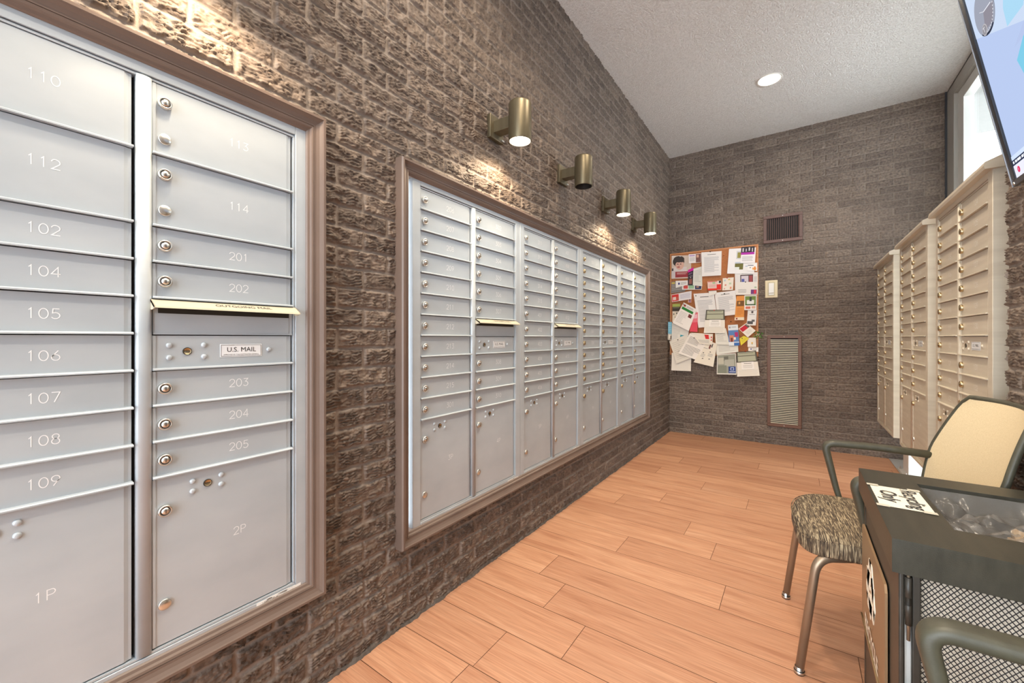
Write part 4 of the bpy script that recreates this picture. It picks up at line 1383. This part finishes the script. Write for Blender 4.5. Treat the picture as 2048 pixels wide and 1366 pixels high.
m = MB()
def bag(u, v):
    x = OX0 + .004 + (OX1 - OX0 - .008) * u
    y = OY0 + .004 + (OY1 - OY0 - .008) * v
    e_ = min(u, 1 - u, v, 1 - v)
    d = 1 - math.exp(-e_ * 14)
    wr_ = abs(h2(u * 6 + v * 3, v * 5 - u * 2) - .5) * .07 + abs(h2(u * 14, v * 15, 2) - .5) * .03
    return Vector((x, y, .752 - d * (.055 - wr_)))
m.grid(bag, 44, 56, M_FILM)
tag(m.build('bin_bag'), 'clear plastic bin bag sagging inside the recycling bin', 'bag')
m = MB()
r1 = bmesh.ops.create_icosphere(m.bm, subdivisions=5, radius=1.0)
for f in m.bm.faces:
    f.smooth = False
    f.material_index = m.mi(M_KRAFT)
for v in r1['verts']:
    c = v.co.normalized()
    k_ = .78 + .6 * abs(h2(c.x * 3 + c.z * 1.7 + 5, c.y * 3 - c.z * 2.1 + 9, 4) - .5) + .25 * abs(h2(c.x * 7 + c.z * 3, c.y * 7 + c.z * 4, 5) - .5)
    v.co = Vector((1.775 + c.x * .066 * k_, 1.42 + c.y * .14 * k_, .650 + c.z * .06 * k_))
tag(m.build('paper_bag'), 'crumpled brown paper bag thrown into the recycling bin', 'paper bag')
m = MB()
def wad(u, v):
    return Vector((1.597 + .085 * u, 1.25 + .24 * v, .640 + .02 * math.sin(PI * u) + .06 * abs(h2(u * 5 + v * 2, v * 7, 8) - .5)))
m.grid(wad, 24, 36, flat((214, 212, 210), .35))
tag(m.build('plastic_wrap'), 'crinkled white plastic wrap in the bin, beside the brown paper bag', 'plastic wrap')

# ------------------------------------------------------------------ guest chairs
def fillet(pts, r, n=7):
    P = [Vector(p) for p in pts]
    out = [P[0]]
    for a, b, c in zip(P, P[1:], P[2:]):
        d1, d2 = (a - b).normalized(), (c - b).normalized()
        rr_ = min(r, (a - b).length * .49, (c - b).length * .49)
        p, q_ = b + d1 * rr_, b + d2 * rr_
        for i in range(n + 1):
            s_ = i / n
            out.append(p * (1 - s_) ** 2 + b * 2 * s_ * (1 - s_) + q_ * s_ * s_)
    out.append(P[-1])
    return out


def rrect(w_, h_, r, n=4):
    o = []
    for cx, cy, a0 in ((w_ / 2 - r, h_ / 2 - r, 0), (-w_ / 2 + r, h_ / 2 - r, 90), (-w_ / 2 + r, -h_ / 2 + r, 180), (w_ / 2 - r, -h_ / 2 + r, 270)):
        for i in range(n + 1):
            a = math.radians(a0 + 90 * i / n)
            o.append((cx + r * math.cos(a), cy + r * math.sin(a)))
    return o


def guest_chair(label, loc, rz):
    t = thing('guest_chair', label, 'chair', loc, rz, 'guest chairs along the right wall')
    # seat: rounded plan, domed top, waterfall front
    m = MB()
    N = 64
    def outline(a, k):
        c, s_ = math.cos(a), math.sin(a)
        n_ = 4.2
        return Vector((math.copysign(abs(c) ** (2 / n_), c) * .250 * k, -.003 + math.copysign(abs(s_) ** (2 / n_), s_) * .210 * k, 0))
    prof = [(.0, .500), (.5, .4995), (.8, .496), (.92, .490), (.975, .481), (1.0, .468), (1.0, .438), (.97, .430), (0, .430)]
    rings = []
    for k, z in prof:
        ring_ = []
        for i in range(N):
            p = outline(2 * PI * i / N, max(k, .001))
            drop = .024 * max(0, (-p.y - .08) / .13) ** 2
            sad = .008 * (abs(p.x) / .25) ** 2 if z > .475 else 0
            p.z = z - drop - .006 + sad
            ring_.append(m.bm.verts.new(p))
        rings.append(ring_)
    k = m.mi(M_FABRIC)
    for a, b in zip(rings, rings[1:]):
        for i in range(N):
            f = m.bm.faces.new((a[i], b[i], b[(i + 1) % N], a[(i + 1) % N]))
            f.smooth = True
            f.material_index = k
    bmesh.ops.remove_doubles(m.bm, verts=rings[0] + rings[-1], dist=.002)
    bmesh.ops.recalc_face_normals(m.bm, faces=m.bm.faces[:])
    seat = m.build('seat', t)
    m = MB()
    def pip(i, k, dz):
        p = outline(2 * PI * i / N, k)
        p.z = .4770 - .024 * max(0, (-p.y - .08) / .13) ** 2 + .0075 * (abs(p.x) / .25) ** 2 + dz
        return p
    m.sweep([pip(i, 1.0, -.002) for i in range(N)], [(.0020 * math.cos(2 * PI * j / 6), .0020 * math.sin(2 * PI * j / 6)) for j in range(6)], M_FABRIC, closed=True)
    m.build('piping', seat)
    # legs: bent bronze tube with a glide
    for s_ in (1, -1):
        for fr in (1, 0):
            m = MB()
            if fr:
                path = fillet([(s_ * .237, -.220, .012), (s_ * .225, -.168, .412), (s_ * .16, -.02, .416)], .055, 9)
            else:
                path = fillet([(s_ * .235, .235, .012), (s_ * .215, .160, .412), (s_ * .15, .03, .416)], .055, 9)
            nn = len(path)
            m.tube(path, .0165, M_LEG, 14, scale=[.80 + .30 * i / nn for i in range(nn)])
            leg = m.build('leg', t)
            m = MB()
            p0 = path[0]
            m.lathe([(0, 0), (.0155, 0), (.0165, .004), (.0165, .012), (.014, .014), (.0145, .022), (.013, .024)], M_CHROME, (p0.x, p0.y, 0), seg=16,
                    mats=[M_DARK, M_DARK, M_CHROME, M_DARK, M_CHROME, M_CHROME])
            m.build('glide', leg)
    m = MB()
    m.box((-.17, -.10, .404), (.17, -.06, .430), M_DARK, .003)
    m.box((-.17, .07, .404), (.17, .11, .430), M_DARK, .003)
    m.box((-.02, -.08, .406), (.02, .10, .424), M_DARK, .003)
    m.build('seat_frame', t)
    # arms
    for s_ in (1, -1):
        m = MB()
        path = fillet([(s_ * .235, -.01, .418), (s_ * .256, -.035, .50), (s_ * .268, -.078, .707), (s_ * .268, .10, .709), (s_ * .252, .262, .704)], .038, 9)
        nn = len(path)
        sc_ = []
        for p in path:
            sc_.append(.74 + .26 * min(1, max(0, (p.z - .45) / .22)))
        m.sweep(path, rrect(.046, .026, .011), M_PLASTIC, side=(1, 0, 0), scale=sc_)
        m.build('arm', t)
    # back: shell with a cream mesh front
    def wid(v):
        # half width against height: widest at the arms, narrower to the top and to the seat
        pts = [(0, .195), (.22, .215), (.50, .248), (.58, .255), (.62, .254), (.93, .214), (.97, .203), (1.0, .182)]
        for (a, wa), (b_, wb) in zip(pts, pts[1:]):
            if v <= b_:
                q_ = (v - a) / (b_ - a)
                return wa + (wb - wa) * q_
        return pts[-1][1]
    def back(u, v, dy):
        z = .43 + .515 * v
        yb = .205 + .02 * v + .115 * v * v - .035 * (1 - (2 * u - 1) ** 2) * -1
        x = wid(v) * (2 * u - 1)
        return Vector((x, yb + dy, z))
    m = MB()
    m.grid(lambda u, v: back(u, v, 0), 20, 26, M_BACK)
    m.build('back_mesh', t)
    m = MB()
    edge = [back(0, i / 24, .007) for i in range(25)] + [back(i / 20, 1, .007) for i in range(1, 21)] + [back(1, 1 - i / 24, .007) for i in range(1, 25)] + [back(1 - i / 20, 0, .007) for i in range(1, 20)]
    m.tube(edge[:-1] if (edge[0] - edge[-1]).length < .004 else edge, .0095, M_PLASTIC, 10)
    m.tube([edge[-1], edge[0]], .0095, M_PLASTIC, 10)
    m.grid(lambda u, v: back(1 - u, v, .012), 20, 26, M_PLASTIC)
    m.build('back_shell', t)
    m = MB()
    for s_ in (1, -1):
        m.sweep([(s_ * .10, .09, .418), (s_ * .10, .20, .42), (s_ * .11, .245, .46), (s_ * .12, .275, .62)], rrect(.04, .016, .006), M_PLASTIC, side=(1, 0, 0))
    m.build('back_bracket', t)
    return t


guest_chair('guest chair with cream back and striped seat, behind the recycling bin', (1.519, 2.0, 0), -PI / 2 + math.radians(5.7))
guest_chair('nearest guest chair, of which only a dark armrest shows, in front of the recycling bin', (1.560, .648, 0), -PI / 2)

# ------------------------------------------------------------------ wall screen
tilt = math.radians(10.57)
t = thing('wall_screen', 'large tilted wall screen with a blue picture, high on the brick pier', 'screen', (1.84, 1.81, 1.61), 0)
t.rotation_euler = (0, -tilt, 0)
TW, TH = 1.24, .72
# local frame: y runs towards the far end (-y into view), z up the glass, x into the wall
b = MB()
b.box((.002, -TW, .0), (.045, .006, TH), flat((30, 32, 36), .4), .003, 1)
b.build('housing', t)
b = MB()
ez = .013
M_BEZ = flat((40, 43, 48), .25)
b.box((-.006, -TW, -.004), (.004, .010, ez), M_BEZ, .001, 1)
b.box((-.006, -TW, TH - ez), (.004, .010, TH + .004), M_BEZ, .001, 1)
b.box((-.006, -.016, ez), (.004, .010, TH - ez), M_BEZ, .001, 1)
b.box((-.006, -TW, ez), (.004, -TW + .016, TH - ez), M_BEZ, .001, 1)
b.box((-.007, .008, -.004), (.010, .012, TH + .004), flat((176, 180, 188), .3, .6))
b.lathe([(.0045, 0), (.004, .002), (0, .0025)], M_CHROME, (-.006, -.004, .003), (-1, 0, 0), 10)
b.build('bezel', t)
b = MB()
E = lambda rgb: emit(rgb, 1.0, 'screen_picture')
def scr(pts, mat, d):
    b.poly([(-.0005 - .0004 * d, -u, v) for u, v in pts][::-1], mat)
scr([(.015, ez), (TW - .016, ez), (TW - .016, TH - ez), (.015, TH - ez)], E((172, 188, 222)), 0)
scr([(.015, .453), (.190, .375), (.262, .343), (TW - .016, .0 + .343), (TW - .016, TH - ez), (.015, TH - ez)], E((190, 204, 226)), 1)
scr([(.192, .427), (.187, .378), (.277, .374), (.34, .44), (.30, .60), (.215, .46)], E((160, 202, 226)), 2)
scr([(.189, .315), (.262, .343), (.34, .36), (.30, .29), (.24, .314)], E((170, 184, 218)), 2)
scr([(.185, .282), (.240, .314), (.34, .33), (.40, .24), (.28, .20), (.20, .23)], E((120, 190, 216)), 3)
scr([(.40, .24), (.34, .36), (.6, .5), (.7, .3), (.55, .2)], E((150, 200, 224)), 3)
scr([(.015, .066), (TW - .016, .068), (TW - .016, .085), (.015, .078)], E((198, 212, 240)), 3)
scr([(.015, ez), (TW - .016, ez), (TW - .016, .05), (.015, .05)], E((222, 222, 242)), 4)
scr([(.015, .05), (TW - .016, .05), (TW - .016, .066), (.015, .066)], E((50, 56, 78)), 4)
dot = [(.043 + .008 * math.cos(2 * PI * i / 20), .033 + .009 * math.sin(2 * PI * i / 20)) for i in range(20)]
scr(dot, E((214, 50, 96)), 6)
W1 = E((235, 238, 250))
b.text('1', .012, W1, (-.0035, -.043, .033), (0, -1, 0), (0, 0, 1))
for i in range(14):
    u0 = .022 + i * .0135
    scr([(u0, .0545), (u0 + .008 + .003 * (i % 3), .0545), (u0 + .008 + .003 * (i % 3), .0615), (u0, .0615)], W1, 6)
# grey coin shaped clock in the upper corner of the picture
cc = (.104, .482)
def ell(r, a0=0, a1=360, n=40):
    return [(cc[0] + r * math.cos(math.radians(a0 + (a1 - a0) * i / n)), cc[1] + r * 1.02 * math.sin(math.radians(a0 + (a1 - a0) * i / n))) for i in range(n + (0 if a1 - a0 == 360 else 1))]
scr(ell(.063), E((120, 122, 136)), 4)
scr(ell(.0615), E((150, 154, 168)), 5)
scr(ell(.063, 225, 300) + [(cc[0] + .056 * math.cos(math.radians(a)), cc[1] + .058 * math.sin(math.radians(a))) for a in range(300, 224, -8)], E((40, 46, 62)), 6)
scr([(cc[0] - .004, cc[1]), (cc[0] + .06, cc[1] - .008), (cc[0] + .03, cc[1] - .05), (cc[0] - .02, cc[1] - .045)], E((136, 132, 142)), 6)
def ln(p, q_, w_, mat, d):
    dx, dy = q_[0] - p[0], q_[1] - p[1]
    L = math.hypot(dx, dy)
    nx_, ny_ = -dy / L * w_ / 2, dx / L * w_ / 2
    scr([(p[0] + nx_, p[1] + ny_), (p[0] - nx_, p[1] - ny_), (q_[0] - nx_, q_[1] - ny_), (q_[0] + nx_, q_[1] + ny_)], mat, d)
ln(cc, (cc[0] + .047, cc[1] - .004), .0022, E((232, 232, 238)), 8)
ln(cc, (cc[0] - .022, cc[1] + .012), .0018, E((206, 208, 216)), 8)
for i in range(16):
    a = math.radians(-100 + i * 9)
    p = (cc[0] + .053 * math.cos(a), cc[1] + .053 * math.sin(a))
    ln(p, (p[0] + .005 * math.cos(a), p[1] + .005 * math.sin(a)), .003, E((206, 206, 212)), 8)
cs = (.083, .440)
for r_ in (.016, .013):
    pts = [(cs[0] + r_ * math.cos(2 * PI * i / 24), cs[1] + r_ * math.sin(2 * PI * i / 24)) for i in range(24)]
    scr(pts, E((176, 172, 176) if r_ > .014 else (140, 138, 144)), 7 + (r_ < .014))
ln((cs[0], cs[1] - .007), (cs[0], cs[1] + .006), .0025, E((206, 206, 212)), 10)
ln((cs[0] - .006, cs[1] + .006), (cs[0] + .006, cs[1] + .006), .0025, E((206, 206, 212)), 10)
b.build('display', t)
b = MB()
b.box((.045, -TW + .35, .18), (.115, -.35, .52), M_BLACK, .004)
b.build('wall_bracket', t)
